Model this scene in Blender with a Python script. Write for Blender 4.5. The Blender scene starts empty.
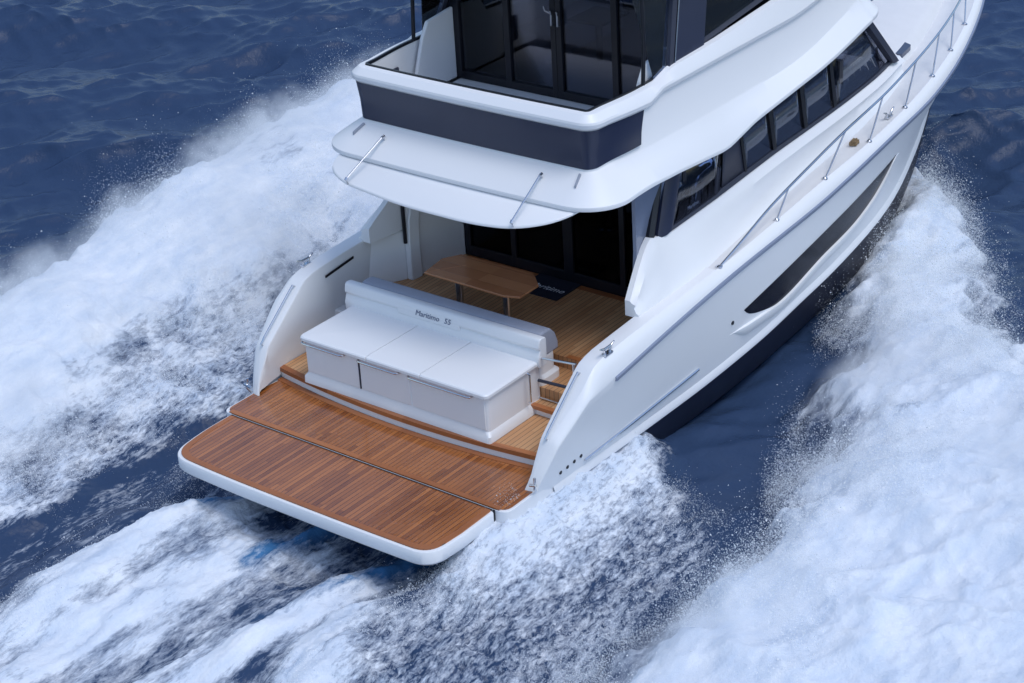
import bpy, bmesh, math, random
import numpy as np
from mathutils import Vector, Matrix

random.seed(7)
S = bpy.context.scene
COL = S.collection

# ------------------------------------------------------------------ camera
cam_d = bpy.data.cameras.new("camera")
cam = bpy.data.objects.new("camera", cam_d); COL.objects.link(cam)
cam_d.sensor_width = 36.0
cam_d.lens = 36.0 * 1990.7 / 1024.0
cam_d.clip_start = 0.5; cam_d.clip_end = 3000
_rt = Vector((0.60879712, -0.79144764, -0.05455915))
_up = Vector((0.38946895, 0.23825562, 0.88968995))
_fw = Vector((0.69114398, 0.56288977, -0.45329361))
M = Matrix((( _rt.x, _up.x, -_fw.x, -16.02363),
            ( _rt.y, _up.y, -_fw.y, -15.77954),
            ( _rt.z, _up.z, -_fw.z, 12.97072), (0, 0, 0, 1)))
cam.matrix_world = M
S.camera = cam

# ------------------------------------------------------------------ light
SUN_EL, SUN_AZ = math.radians(66), math.radians(268)     # azimuth measured from +x towards +y
w = bpy.data.worlds.new("World"); S.world = w; w.use_nodes = True
nt = w.node_tree
bg = nt.nodes["Background"]
sky = nt.nodes.new("ShaderNodeTexSky"); sky.sky_type = 'NISHITA'
sky.sun_disc = False
sky.sun_elevation = SUN_EL
sky.sun_rotation = math.radians(90) - SUN_AZ
sky.air_density = 1.2; sky.dust_density = 1.2; sky.ozone_density = 2.2
nt.links.new(sky.outputs[0], bg.inputs[0]); bg.inputs[1].default_value = 0.15
sd = bpy.data.lights.new("sun", 'SUN'); sun = bpy.data.objects.new("sun", sd); COL.objects.link(sun)
sd.energy = 1.15; sd.angle = math.radians(26); sd.color = (1.0, 0.992, 0.98)
sdir = Vector((math.cos(SUN_EL)*math.cos(SUN_AZ), math.cos(SUN_EL)*math.sin(SUN_AZ), math.sin(SUN_EL)))
sun.rotation_euler = sdir.to_track_quat('Z', 'Y').to_euler()
sun.location = sdir * 60
S.view_settings.view_transform = 'Standard'; S.view_settings.look = 'None'
S.view_settings.exposure = 0.20; S.view_settings.gamma = 1.0
try:
    S.cycles.use_denoising = True
    S.cycles.max_bounces = 8; S.cycles.volume_bounces = 8; S.cycles.transparent_max_bounces = 12
    S.cycles.sample_clamp_indirect = 6
except Exception:
    pass

# ------------------------------------------------------------------ materials
def mat(name):
    m = bpy.data.materials.new(name); m.use_nodes = True
    return m, m.node_tree, m.node_tree.nodes["Principled BSDF"]

def nd(nt, t, **kw):
    n = nt.nodes.new(t)
    for k, v in kw.items():
        if k.startswith("i_"):
            key = k[2:]
            key = int(key) if key.isdigit() else key.replace("_", " ")
            n.inputs[key].default_value = v
        else: setattr(n, k, v)
    return n

def math_n(nt, op, a, b=None, c=None, clamp=False):
    n = nt.nodes.new("ShaderNodeMath"); n.operation = op; n.use_clamp = clamp
    for i, v in enumerate((a, b, c)):
        if v is None: continue
        if isinstance(v, (int, float)): n.inputs[i].default_value = v
        else: nt.links.new(v, n.inputs[i])
    return n.outputs[0]

def mix_col(nt, fac, a, b):
    n = nt.nodes.new("ShaderNodeMix"); n.data_type = 'RGBA'
    for s, v in ((0, fac), (6, a), (7, b)):
        if isinstance(v, (int, float)): n.inputs[s].default_value = v
        elif isinstance(v, tuple): n.inputs[s].default_value = (*v, 1)
        else: nt.links.new(v, n.inputs[s])
    return n.outputs[2]

def plain(name, col, rough=0.4, metal=0.0, coat=0.0, var=0.04, scale=3.0, bump=0.0):
    m, nt, p = mat(name)
    tc = nd(nt, "ShaderNodeTexCoord")
    no = nd(nt, "ShaderNodeTexNoise", i_Scale=scale, i_Detail=5.0)
    nt.links.new(tc.outputs["Object"], no.inputs["Vector"])
    hi = tuple(min(1, c*(1+var)) for c in col); lo = tuple(c*(1-var) for c in col)
    nt.links.new(mix_col(nt, no.outputs[0], lo, hi), p.inputs["Base Color"])
    r = math_n(nt, 'MULTIPLY_ADD', no.outputs[0], rough*0.3, rough*0.85)
    nt.links.new(r, p.inputs["Roughness"])
    p.inputs["Metallic"].default_value = metal
    p.inputs["Coat Weight"].default_value = coat
    p.inputs["Coat Roughness"].default_value = 0.08
    if bump:
        b = nd(nt, "ShaderNodeBump", i_Strength=bump, i_Distance=0.01)
        n2 = nd(nt, "ShaderNodeTexNoise", i_Scale=180.0, i_Detail=2.0)
        nt.links.new(tc.outputs["Object"], n2.inputs["Vector"])
        nt.links.new(n2.outputs[0], b.inputs["Height"]); nt.links.new(b.outputs[0], p.inputs["Normal"])
    return m

def teak(name, dark, light, width=0.07, rough=0.4, caulk=(0.02, 0.015, 0.012), cw=0.055, axis=1, coat=0.0):
    m, nt, p = mat(name)
    tc = nd(nt, "ShaderNodeTexCoord")
    sx = nd(nt, "ShaderNodeSeparateXYZ"); nt.links.new(tc.outputs["Object"], sx.inputs[0])
    a = sx.outputs[axis]; l = sx.outputs[1-axis]
    u = math_n(nt, 'DIVIDE', a, width)
    idx = math_n(nt, 'FLOOR', u); fr = math_n(nt, 'FRACT', u)
    off = nd(nt, "ShaderNodeTexWhiteNoise", noise_dimensions='1D'); nt.links.new(idx, off.inputs["W"])
    seg = math_n(nt, 'FLOOR', math_n(nt, 'ADD', math_n(nt, 'DIVIDE', l, 1.35), math_n(nt, 'MULTIPLY', off.outputs[0], 7.3)))
    wn = nd(nt, "ShaderNodeTexWhiteNoise", noise_dimensions='2D')
    cb = nd(nt, "ShaderNodeCombineXYZ"); nt.links.new(idx, cb.inputs[0]); nt.links.new(seg, cb.inputs[1])
    nt.links.new(cb.outputs[0], wn.inputs["Vector"])
    mp = nd(nt, "ShaderNodeMapping")
    mp.inputs["Scale"].default_value = (2.2, 45, 45) if axis == 1 else (45, 2.2, 45)
    nt.links.new(tc.outputs["Object"], mp.inputs[0])
    ad = nd(nt, "ShaderNodeVectorMath", operation='ADD'); nt.links.new(mp.outputs[0], ad.inputs[0]); nt.links.new(wn.outputs["Color"], ad.inputs[1])
    gr = nd(nt, "ShaderNodeTexNoise", i_Scale=1.0, i_Detail=4.0); nt.links.new(ad.outputs[0], gr.inputs["Vector"])
    big = nd(nt, "ShaderNodeTexNoise", i_Scale=1.3, i_Detail=4.0); nt.links.new(tc.outputs["Object"], big.inputs["Vector"])
    f = math_n(nt, 'ADD', math_n(nt, 'MULTIPLY', wn.outputs[0], 0.62), math_n(nt, 'MULTIPLY', gr.outputs[0], 0.4))
    f = math_n(nt, 'ADD', f, math_n(nt, 'MULTIPLY_ADD', big.outputs[0], 0.7, -0.36), clamp=True)
    c = mix_col(nt, f, dark, light)
    e = math_n(nt, 'ABSOLUTE', math_n(nt, 'SUBTRACT', fr, 0.5))
    k = math_n(nt, 'GREATER_THAN', e, 0.5 - cw)
    nt.links.new(mix_col(nt, k, c, caulk), p.inputs["Base Color"])
    nt.links.new(math_n(nt, 'MULTIPLY_ADD', big.outputs[0], 0.35, rough - 0.17), p.inputs["Roughness"])
    p.inputs["Coat Weight"].default_value = coat; p.inputs["Coat Roughness"].default_value = 0.12
    b = nd(nt, "ShaderNodeBump", i_Strength=0.25, i_Distance=0.004)
    nt.links.new(math_n(nt, 'SUBTRACT', math_n(nt, 'MULTIPLY', gr.outputs[0], 0.3), k), b.inputs["Height"])
    nt.links.new(b.outputs[0], p.inputs["Normal"])
    return m

def tinted_glass(name, tint, refl=1.0):
    m, nt, p = mat(name)
    nt.nodes.remove(p)
    out = nt.nodes["Material Output"]
    tr = nd(nt, "ShaderNodeBsdfTransparent"); tr.inputs[0].default_value = (*tint, 1)
    gl = nd(nt, "ShaderNodeBsdfGlossy", i_Roughness=0.03); gl.inputs[0].default_value = (0.9, 0.93, 1, 1)
    fr = nd(nt, "ShaderNodeFresnel", i_IOR=1.5)
    f = math_n(nt, 'MULTIPLY', fr.outputs[0], refl, clamp=True)
    mx = nd(nt, "ShaderNodeMixShader")
    nt.links.new(f, mx.inputs[0]); nt.links.new(tr.outputs[0], mx.inputs[1]); nt.links.new(gl.outputs[0], mx.inputs[2])
    nt.links.new(mx.outputs[0], out.inputs[0])
    return m

WHITE = plain("white_gelcoat", (0.80, 0.81, 0.83), 0.42, coat=0.08, var=0.012, scale=1.2)
DECKW = plain("nonslip_white", (0.72, 0.72, 0.73), 0.6, var=0.04, scale=6, bump=0.15)
NAVY = plain("navy_gelcoat", (0.018, 0.024, 0.055), 0.32, coat=0.15, var=0.08)
ANTIF = plain("navy_bottom_paint", (0.010, 0.013, 0.030), 0.45, var=0.15)
STEEL = plain("stainless", (0.62, 0.64, 0.68), 0.16, metal=1.0, var=0.05)
RUBR = plain("rub_rail_grey", (0.28, 0.32, 0.42), 0.35, metal=0.4)
BLACK = plain("black_frame", (0.005, 0.006, 0.012), 0.4)
GREYF = plain("grey_frame", (0.035, 0.04, 0.065), 0.45)
GREYP = plain("grey_tinted_panel", (0.16, 0.19, 0.27), 0.18, coat=0.5, var=0.12, scale=2)
UPHOL = plain("grey_upholstery", (0.36, 0.38, 0.45), 0.7, var=0.06, scale=8, bump=0.2)
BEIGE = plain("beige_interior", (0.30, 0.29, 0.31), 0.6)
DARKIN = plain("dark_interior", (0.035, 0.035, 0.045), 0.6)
SEAM = plain("seam_grey", (0.30, 0.33, 0.40), 0.5)
MATM = plain("navy_mat", (0.008, 0.011, 0.03), 0.85, var=0.2, scale=30)
LETW = plain("white_lettering", (0.75, 0.77, 0.82), 0.5)
LETG = plain("grey_lettering", (0.16, 0.19, 0.28), 0.35, metal=0.4)
TAN = plain("tan_fibre", (0.22, 0.15, 0.08), 0.9, var=0.4, scale=60)
HATCHM = plain("smoked_hatch", (0.06, 0.075, 0.12), 0.15, coat=0.5)
TEAKP = teak("teak_wet", (0.17, 0.046, 0.012), (0.50, 0.175, 0.045), 0.066, 0.26, coat=0.6)
TEAKS = teak("teak_sole", (0.42, 0.20, 0.085), (0.66, 0.38, 0.19), 0.072, 0.5, caulk=(0.06, 0.04, 0.03), cw=0.045)
TEAKB = teak("teak_border", (0.24, 0.075, 0.024), (0.46, 0.17, 0.058), 5.0, 0.4, cw=0.0)
TEAKT = teak("teak_table", (0.38, 0.15, 0.065), (0.56, 0.25, 0.115), 0.25, 0.16, cw=0.006, axis=0, coat=0.8)
GLASS_D = tinted_glass("dark_tinted_glass", (0.52, 0.54, 0.60), 1.0)
GLASS_W = tinted_glass("smoked_window_glass", (0.50, 0.52, 0.58), 0.7)
GLASS_B = tinted_glass("black_tinted_glass", (0.20, 0.21, 0.25), 0.22)
GLASS_C = tinted_glass("clear_blue_glass", (0.78, 0.85, 0.93), 1.3)
HULLG = plain("hull_window_glass", (0.006, 0.008, 0.018), 0.16, coat=0.0, var=0.2)
HULLG.node_tree.nodes["Principled BSDF"].inputs["Specular IOR Level"].default_value = 0.08

# ------------------------------------------------------------------ mesh helpers
class MB:
    def __init__(s): s.v = []; s.f = []
    def add(s, vs, fs):
        o = len(s.v); s.v += [tuple(map(float, v)) for v in vs]; s.f += [tuple(i+o for i in f) for f in fs]; return s
    def box(s, x0, x1, y0, y1, z0, z1):
        vs = [(x, y, z) for x in (x0, x1) for y in (y0, y1) for z in (z0, z1)]
        return s.add(vs, [(0,1,3,2),(4,6,7,5),(0,4,5,1),(2,3,7,6),(0,2,6,4),(1,5,7,3)])
    def loft(s, secs, closed_sec=False, closed_path=False, cap=False):
        n = len(secs[0]); vs = [p for q in secs for p in q]; fs = []
        m = len(secs)
        for i in range(m if closed_path else m-1):
            a = i*n; b = ((i+1) % m)*n
            for j in range(n if closed_sec else n-1):
                k = (j+1) % n
                fs.append((a+j, a+k, b+k, b+j))
        if cap:
            fs.append(tuple(range(n))[::-1]); fs.append(tuple((m-1)*n+i for i in range(n)))
        return s.add(vs, fs)
    def prism(s, poly, z0, z1, axis='z'):
        def pt(p, h):
            return (p[0], p[1], h) if axis == 'z' else (p[0], h, p[1]) if axis == 'y' else (h, p[0], p[1])
        return s.loft([[pt(p, z0) for p in poly], [pt(p, z1) for p in poly]], closed_sec=True, cap=True)
    def tube(s, pts, r, n=10):
        pts = [Vector(p) for p in pts]; secs = []
        up = Vector((0.123, 0.31, 1)).normalized()
        for i, p in enumerate(pts):
            t = (pts[min(i+1, len(pts)-1)] - pts[max(i-1, 0)]).normalized()
            a = t.cross(up)
            if a.length < .05: a = t.cross(Vector((1, .2, 0)))
            a.normalize(); b = t.cross(a).normalized()
            rr = r[i] if isinstance(r, (list, tuple)) else r
            secs.append([tuple(p + (a*math.cos(2*math.pi*k/n) + b*math.sin(2*math.pi*k/n))*rr) for k in range(n)])
        return s.loft(secs, closed_sec=True, cap=True)
    def build(s, name, m, parent=None, smooth=35, bevel=0.0, seg=2, solid=0.0):
        me = bpy.data.meshes.new(name); me.from_pydata(s.v, [], s.f); me.update()
        bm = bmesh.new(); bm.from_mesh(me)
        bmesh.ops.remove_doubles(bm, verts=bm.verts, dist=1e-5)
        bmesh.ops.recalc_face_normals(bm, faces=bm.faces); bm.to_mesh(me); bm.free()
        if smooth:
            for p in me.polygons: p.use_smooth = True
            me.set_sharp_from_angle(angle=math.radians(smooth))
        me.materials.append(m)
        o = bpy.data.objects.new(name, me); COL.objects.link(o)
        if parent: o.parent = parent
        if solid:
            md = o.modifiers.new("thickness", 'SOLIDIFY'); md.thickness = solid; md.offset = -1
        if bevel:
            md = o.modifiers.new("bevel", 'BEVEL'); md.width = bevel; md.segments = seg; md.limit_method = 'ANGLE'
            md.angle_limit = math.radians(35); md.harden_normals = False
        return o

def tag(o, label=None, cat=None, kind=None, group=None):
    if label: o["label"] = label
    if cat: o["category"] = cat
    if kind: o["kind"] = kind
    if group: o["group"] = group
    return o

def cr(xs, zs):
    """smooth interpolation (monotone-ish cubic hermite)"""
    xs = list(xs); zs = list(zs); n = len(xs)
    d = [(zs[i+1]-zs[i])/(xs[i+1]-xs[i]) for i in range(n-1)]
    m = [d[0]] + [0 if d[i-1]*d[i] < 0 else 2*d[i-1]*d[i]/(d[i-1]+d[i]) if d[i-1]+d[i] else 0 for i in range(1, n-1)] + [d[-1]]
    def f(x):
        if x <= xs[0]: return zs[0] + m[0]*(x-xs[0])
        if x >= xs[-1]: return zs[-1] + m[-1]*(x-xs[-1])
        i = max(k for k in range(n-1) if xs[k] <= x)
        h = xs[i+1]-xs[i]; t = (x-xs[i])/h
        return ((2*t**3-3*t*t+1)*zs[i] + (t**3-2*t*t+t)*h*m[i] + (-2*t**3+3*t*t)*zs[i+1] + (t**3-t*t)*h*m[i+1])
    return f
def tab(*p): return cr([a for a, b in p], [b for a, b in p])
def lin(*p):
    xs = [a for a, b in p]; zs = [b for a, b in p]
    return lambda x: float(np.interp(x, xs, zs))
def sst(x): x = min(1, max(0, x)); return x*x*(3-2*x)
def frange(a, b, st):
    n = max(1, int(round(abs(b-a)/st))); return [a+(b-a)*i/n for i in range(n+1)]
def rounded(pts, r, n=5):
    """round the corners of a closed 2d polygon; r per corner or a number"""
    out = []; m = len(pts)
    for i, p in enumerate(pts):
        rr = r[i] if isinstance(r, (list, tuple)) else r
        p = Vector(p); a = Vector(pts[i-1]) - p; b = Vector(pts[(i+1) % m]) - p
        if rr <= 0: out.append(tuple(p)); continue
        d = min(rr, a.length*.49, b.length*.49)
        A = p + a.normalized()*d; B = p + b.normalized()*d
        for k in range(n+1):
            t = k/n; q = A*(1-t)**2 + p*2*t*(1-t) + B*t*t; out.append(tuple(q))
    return out
def lathe(mb, c, prof, n=14):
    secs = [[(c[0]+r*math.cos(2*math.pi*k/n), c[1]+r*math.sin(2*math.pi*k/n), c[2]+z) for k in range(n)] for r, z in prof]
    return mb.loft(secs, closed_sec=True, cap=True)
def text_mesh(name, body, size, m, matrix, parent, depth=0.002):
    cu = bpy.data.curves.new(name, 'FONT'); cu.body = body; cu.size = size; cu.align_x = 'CENTER'; cu.align_y = 'CENTER'
    cu.extrude = depth; cu.resolution_u = 2; cu.shear = 0.25
    tmp = bpy.data.objects.new("tmp_text", cu); COL.objects.link(tmp)
    bpy.context.view_layer.update()
    me = bpy.data.meshes.new_from_object(tmp.evaluated_get(bpy.context.evaluated_depsgraph_get()))
    bpy.data.objects.remove(tmp)
    me.transform(matrix); me.materials.clear(); me.materials.append(m)
    o = bpy.data.objects.new(name, me); COL.objects.link(o)
    if parent: o.parent = parent
    return o
def frame_m(origin, xa, ya):
    xa = Vector(xa).normalized(); ya = Vector(ya); ya = (ya - xa*ya.dot(xa)).normalized(); za = xa.cross(ya)
    return Matrix(((xa.x, ya.x, za.x, origin[0]), (xa.y, ya.y, za.y, origin[1]), (xa.z, ya.z, za.z, origin[2]), (0, 0, 0, 1)))

# ================================================================== THE SEA
WL = -0.8
_rng = np.random.RandomState(11)
_T = [_rng.rand(256, 256) for _ in range(6)]
def vnoise(x, y, k=0):
    T = _T[k % 6]
    xi = np.floor(x).astype(np.int64); yi = np.floor(y).astype(np.int64)
    u = x-xi; v = y-yi; u = u*u*u*(u*(u*6-15)+10); v = v*v*v*(v*(v*6-15)+10)
    a = T[xi & 255, yi & 255]; b = T[(xi+1) & 255, yi & 255]; c = T[xi & 255, (yi+1) & 255]; d = T[(xi+1) & 255, (yi+1) & 255]
    return (a*(1-u)+b*u)*(1-v) + (c*(1-u)+d*u)*v
def fbm(x, y, o=4, k=0, g=0.5):
    s = 0; amp = 1; tot = 0
    for i in range(o):
        s = s + amp*vnoise(x+17.3*i, y-9.1*i, k+i); tot += amp; amp *= g
        x, y = x*1.9*0.8 - y*1.9*0.6, x*1.9*0.6 + y*1.9*0.8
    return s/tot
def billow(x, y, o=4, k=0, g=0.5):
    s = 0; amp = 1; tot = 0
    for i in range(o):
        s = s + amp*(1-np.abs(2*vnoise(x+11.3*i, y-5.1*i, k+i)-1)); tot += amp; amp *= g
        x, y = x*1.9*0.8 - y*1.9*0.6, x*1.9*0.6 + y*1.9*0.8
    return s/tot
def sdist(P, x, y):
    """signed distance to polygon, positive inside"""
    n = len(P); d2 = np.full(x.shape, 1e9); ins = np.zeros(x.shape, bool)
    for i in range(n):
        ax, ay = P[i-1]; bx, by = P[i]
        ex, ey = bx-ax, by-ay; wx, wy = x-ax, y-ay
        t = np.clip((wx*ex+wy*ey)/(ex*ex+ey*ey+1e-12), 0, 1)
        d2 = np.minimum(d2, (wx-ex*t)**2+(wy-ey*t)**2)
        c = ((ay > y) != (by > y)) & (x < (bx-ax)*(y-ay)/((by-ay) if abs(by-ay) > 1e-9 else 1e-9)+ax)
        ins ^= c
    d = np.sqrt(d2); return np.where(ins, d, -d)
def ss(a, b, x):
    t = np.clip((x-a)/(b-a), 0, 1); return t*t*(3-2*t)

LEFT = [(-7.5,8.2),(-2.5,8.4),(0.39,8.5),(2.6,8.6),(5.2,8.8),(7.0,9.1),(9.4,8.9),(11.6,6.9),(13.4,2.4),(13.6,.8),(12.0,1.6),(9.6,2.5),(7.6,2.7),(6.2,3.2),(4.9,4.4),(3.19,4.7),(2.15,4.75),(0.04,4.55),(-1.9,4.5),(-4.5,4.4),(-7.5,4.4)]
LUMP = [(-7.5,6),(-1.15,6.0),(2.96,5.8),(3.92,5.86),(3.7,4.6),(2.6,3.6),(1.5,3.35),(0.2,3.45),(-1.6,3.6),(-3,3.7),(-7.5,4.0)]
TROUGH = [(1.7,3.4),(0.45,3.5),(-1.13,3.6),(-2.85,3.65),(-7.5,3.9),(-7.5,2.9),(-4.44,2.75),(-3.21,2.8),(-1.46,2.95),(-0.08,3.0)]
TRAIL = [(0.9,3.05),(-0.4,2.95),(-2.3,2.65),(-3.7,2.55),(-4.6,2.45),(-8,2.6),(-8,-3.5),(-4,-3.2),(-2.0,-2.3),(-0.9,-1.75),(0.5,-1.6)]
WASH = [(1.2,-1.8),(2.74,-2.1),(3.75,-2.2),(3.25,-2.8),(2.3,-3.7),(1.5,-4.55),(0.05,-4.6),(-1.28,-4.8),(-3.0,-5.5),(-8,-7),(-8,-2.8),(-3.96,-2.7),(-2.03,-2.0),(-0.56,-1.7),(0.3,-1.7)]
RIGHT = [(14.2,-0.3),(13.6,-1.3),(12.6,-2.3),(10.6,-3.7),(9.0,-4.9),(8.0,-5.8),(5.9,-8.2),(2,-12),(-3,-13),(-8,-9.5),(-3.67,-5.5),(-1.1,-4.75),(0.47,-4.9),(1.37,-5.05),(2.85,-4.8),(4.34,-4.31),(5.68,-3.81),(7.6,-2.85),(9.6,-2.05),(11.4,-1.45),(13.0,-0.7)]
JETS = [[(-0.1,-1.3),(-0.7,-1.13),(-2.1,-0.86),(-2.9,-0.6)], [(0.1,0.12),(-0.5,0.25),(-1.7,0.45)], [(0.2,1.5),(-0.4,1.62),(-1.2,1.8)]]

_waves = []
for i in range(84):
    lam = 0.34 * (9.0/0.34) ** (i/83.0)
    th = math.radians(39 + _rng.normal(0, 34 if lam < 3 else 22)) + (math.pi if i % 5 == 0 else 0)
    a = 0.0105 * (lam*0.86 if lam > 2.6 else 2.24*(lam/2.6)**0.70) * (0.6 + 0.8*_rng.rand()) * (1.0 if lam < 5 else 0.8)
    _waves.append((lam, th, a, _rng.rand()*6.283))

def sea_fields(x, y, ds):
    """returns dx, dy, z, foam density, turquoise tint"""
    near = ss(10.5, 6.0, np.abs(y)) * ss(15, 11, x)
    dx = np.zeros_like(x); dy = np.zeros_like(x); z = np.zeros_like(x)
    gust = 0.65 + 0.7*fbm(x*0.09, y*0.09, 3, 2)
    for lam, th, a, ph in _waves:
        wgt = np.clip((lam/ds-2.2)/2.5, 0, 1)*a*gust
        k = 2*math.pi/lam; cx, cy = math.cos(th), math.sin(th)
        p = k*(x*cx+y*cy)+ph
        z += wgt*np.cos(p); s = 0.8*wgt*np.sin(p); dx -= cx*s; dy -= cy*s
    calm = 1-0.65*near
    z *= calm; dx *= calm; dy *= calm
    # warp the outlines of the foam so that they break up
    wx = (fbm(x*0.7, y*0.7, 3, 1)-0.5)*1.3 + (fbm(x*2.6, y*2.6, 3, 3)-0.5)*0.55
    wy = (fbm(x*0.7+40, y*0.7, 3, 2)-0.5)*1.3 + (fbm(x*2.6+40, y*2.6, 3, 4)-0.5)*0.55
    px, py = x+wx, y+wy
    dL = sdist(LEFT, px, py); dLu = sdist(LUMP, px, py); dT = sdist(TROUGH, x+wx*.35, y+wy*.35)
    dS = sdist(TRAIL, x+wx*.6, y+wy*.4); dW = sdist(WASH, x+wx*.5, y+wy*.5); dR = sdist(RIGHT, px, py)
    mL = ss(-0.45, 1.5, dL); mR = ss(-0.40, 1.1-0.45*ss(7, 11, x), dR); mW = ss(-0.3, 0.5, dW); mS = ss(-0.3, 0.7, dS); mU = ss(-0.3, 0.6, dLu)
    mT = ss(-0.25, 0.3, dT)
    big = billow(x*0.62, y*0.62, 3, 0); med = billow(x*1.7, y*1.7, 3, 2); sm = billow(x*5.2, y*5.2, 3, 4, 0.6)
    lump = 0.34*(big-0.5) + 0.09*(med-0.5) + 0.035*(sm-0.5)
    crestL = (1.45+0.30*ss(1.5, 5, x))*mL*(0.42+0.58*ss(4.2, 7.6, y)) * (0.55+0.45*ss(-6, 4, x))
    crestR = 0.85*mR*(0.6+0.4*ss(-3.5, -6.5, y)) * (0.75+0.25*ss(-2, 6, x))
    z = z*(1-0.6*np.maximum(mL, mR)) + crestL + crestR + lump*(mL*1.0+mR*1.25)
    # hull wash climbing the side
    hug = ss(-3.7, -2.30, y)*ss(4.2, 2.6, x)*ss(-1.6, 0.0, x)
    z += mW*(1-mR)*(0.10*(med-0.5)+0.15*(sm-0.5)) + 0.62*hug*mW
    st = fbm(x*0.45+3, y*2.1, 4, 1); st2 = fbm(x*1.2, y*5.5, 3, 3)
    rid = np.exp(-((y-1.45-0.13*(-x))/0.55)**2)*0.26 + np.exp(-((y+1.75+0.28*(-x)*0.6)/0.45)**2)*0.22
    z += mS*(0.26*(st-0.5) + 0.10*(st2-0.5) + 0.06*(sm-0.5) + rid*ss(0.5, -1.2, x)) - 0.18*mS*ss(-1.8, -0.2, x)
    z += mU*(1-mL)*(0.12*(med-0.5)+0.12*(sm-0.5)) - 0.16*mT
    # no water inside the boat's bottom
    # foam density
    fL = mL*(0.98-0.25*ss(0.62, 0.78, fbm(x*0.8+7, y*0.8, 3, 5)))
    fR = mR*(1.0-0.22*ss(0.62, 0.78, fbm(x*0.8+3, y*0.8+9, 3, 2)))
    fU = mU*(0.50+0.4*(med-0.5))
    fW = mW*(0.38+ 0.40*hug + 0.35*ss(0.55, -0.1, dW)*ss(2.0, -1.5, x))
    fS = mS*(0.38+0.42*ss(0.34, 0.66, st)+0.24*rid/0.26)*ss(0.1, -1.3, x)
    fS = np.maximum(fS, mS*0.30*ss(1.0, -0.3, x))
    f = np.maximum.reduce([fL, fR, fU, fW, fS])
    f = np.maximum(f, 0.52*mT)
    f *= 1-0.55*mT*(1-0.8*mS)
    tint = np.zeros_like(x)
    for J in JETS:
        for (ax, ay), (bx, by) in zip(J[:-1], J[1:]):
            t = np.clip(((x-ax)*(bx-ax)+(y-ay)*(by-ay))/((bx-ax)**2+(by-ay)**2), 0, 1)
            d = np.hypot(x-ax-t*(bx-ax), y-ay-t*(by-ay))
            tint = np.maximum(tint, np.exp(-(d/0.16)**2))
    tint *= ss(-3.2, -0.6, x)
    z += 0.10*tint
    f = f*(1-0.65*tint)
    speck = np.clip(np.maximum(np.maximum(mW*(1-mR), mU*(1-mL))+0.35*mS, 0.7*mT), 0, 1)
    return dx, dy, z+WL, np.clip(f, 0, 1), np.clip(tint, 0, 1), speck

def lines(core0, core1, mid0, mid1, s1, s2, far):
    mid_a = list(np.arange(mid0, core0, s2)); core = list(np.arange(core0, core1, s1)); mid_b = list(np.arange(core1, mid1, s2))
    hi = [mid_b[-1]]; s = s2
    while hi[-1] < far: s *= 1.09; hi.append(hi[-1]+s)
    lo = [mid_a[0]]; s = s2
    while lo[-1] > -far: s *= 1.09; lo.append(lo[-1]-s)
    return np.array(lo[:0:-1]+mid_a+core+mid_b+hi[1:])
gx = lines(-6.0, 14.0, -8.0, 27.0, 0.036, 0.075, 900)
gy = lines(-9.0, 10.5, -12.0, 26.0, 0.036, 0.075, 900)
X, Y = np.meshgrid(gx, gy, indexing='ij')
DSX = np.gradient(gx)[:, None]*np.ones_like(Y); DSY = np.gradient(gy)[None, :]*np.ones_like(X)
dx, dy, Z, F, TI, SP = sea_fields(X, Y, np.maximum(DSX, DSY))
co = np.stack([X+dx, Y+dy, Z], -1).reshape(-1, 3)
nx, ny = X.shape
ii = (np.arange(nx-1)[:, None]*ny + np.arange(ny-1)[None, :]).ravel()
quads = np.stack([ii, ii+ny, ii+ny+1, ii+1], 1)
me = bpy.data.meshes.new("sea")
me.vertices.add(len(co)); me.vertices.foreach_set("co", co.astype(np.float32).ravel())
me.loops.add(quads.size); me.loops.foreach_set("vertex_index", quads.astype(np.int32).ravel())
me.polygons.add(len(quads)); me.polygons.foreach_set("loop_start", (np.arange(len(quads))*4).astype(np.int32))
me.update(calc_edges=True)
me.polygons.foreach_set("use_smooth", np.ones(len(quads), bool))
for nm, arr in (("foam", F), ("tint", TI), ("speck", SP)):
    a = me.attributes.new(nm, 'FLOAT', 'POINT'); a.data.foreach_set("value", arr.astype(np.float32).ravel())
sea = bpy.data.objects.new("sea", me); COL.objects.link(sea)
tag(sea, "dark blue choppy open sea churned white behind the yacht", "sea", kind="structure")

m, nt, p = mat("sea_water_and_foam")
tc = nd(nt, "ShaderNodeTexCoord")
at = nd(nt, "ShaderNodeAttribute", attribute_name="foam"); ti = nd(nt, "ShaderNodeAttribute", attribute_name="tint")
n1 = nd(nt, "ShaderNodeTexNoise", i_Scale=2.6, i_Detail=7.0, i_Roughness=0.62)
mp = nd(nt, "ShaderNodeMapping"); mp.inputs["Scale"].default_value = (0.42, 1.3, 1.0); mp.inputs["Rotation"].default_value = (0, 0, math.radians(4))
nt.links.new(tc.outputs["Object"], mp.inputs[0]); nt.links.new(mp.outputs[0], n1.inputs["Vector"])
vo = nd(nt, "ShaderNodeTexVoronoi", feature='F1', i_Scale=9.0); nt.links.new(mp.outputs[0], vo.inputs["Vector"])
n3 = nd(nt, "ShaderNodeTexNoise", i_Scale=13.0, i_Detail=5.0, i_Roughness=0.72); nt.links.new(mp.outputs[0], n3.inputs["Vector"])
spk = nd(nt, "ShaderNodeAttribute", attribute_name="speck")
wsp = math_n(nt, 'MULTIPLY_ADD', spk.outputs["Fac"], 0.45, 0.30)
nA = math_n(nt, 'MULTIPLY_ADD', n1.outputs[0], 2.3, -0.65, clamp=True)
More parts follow.
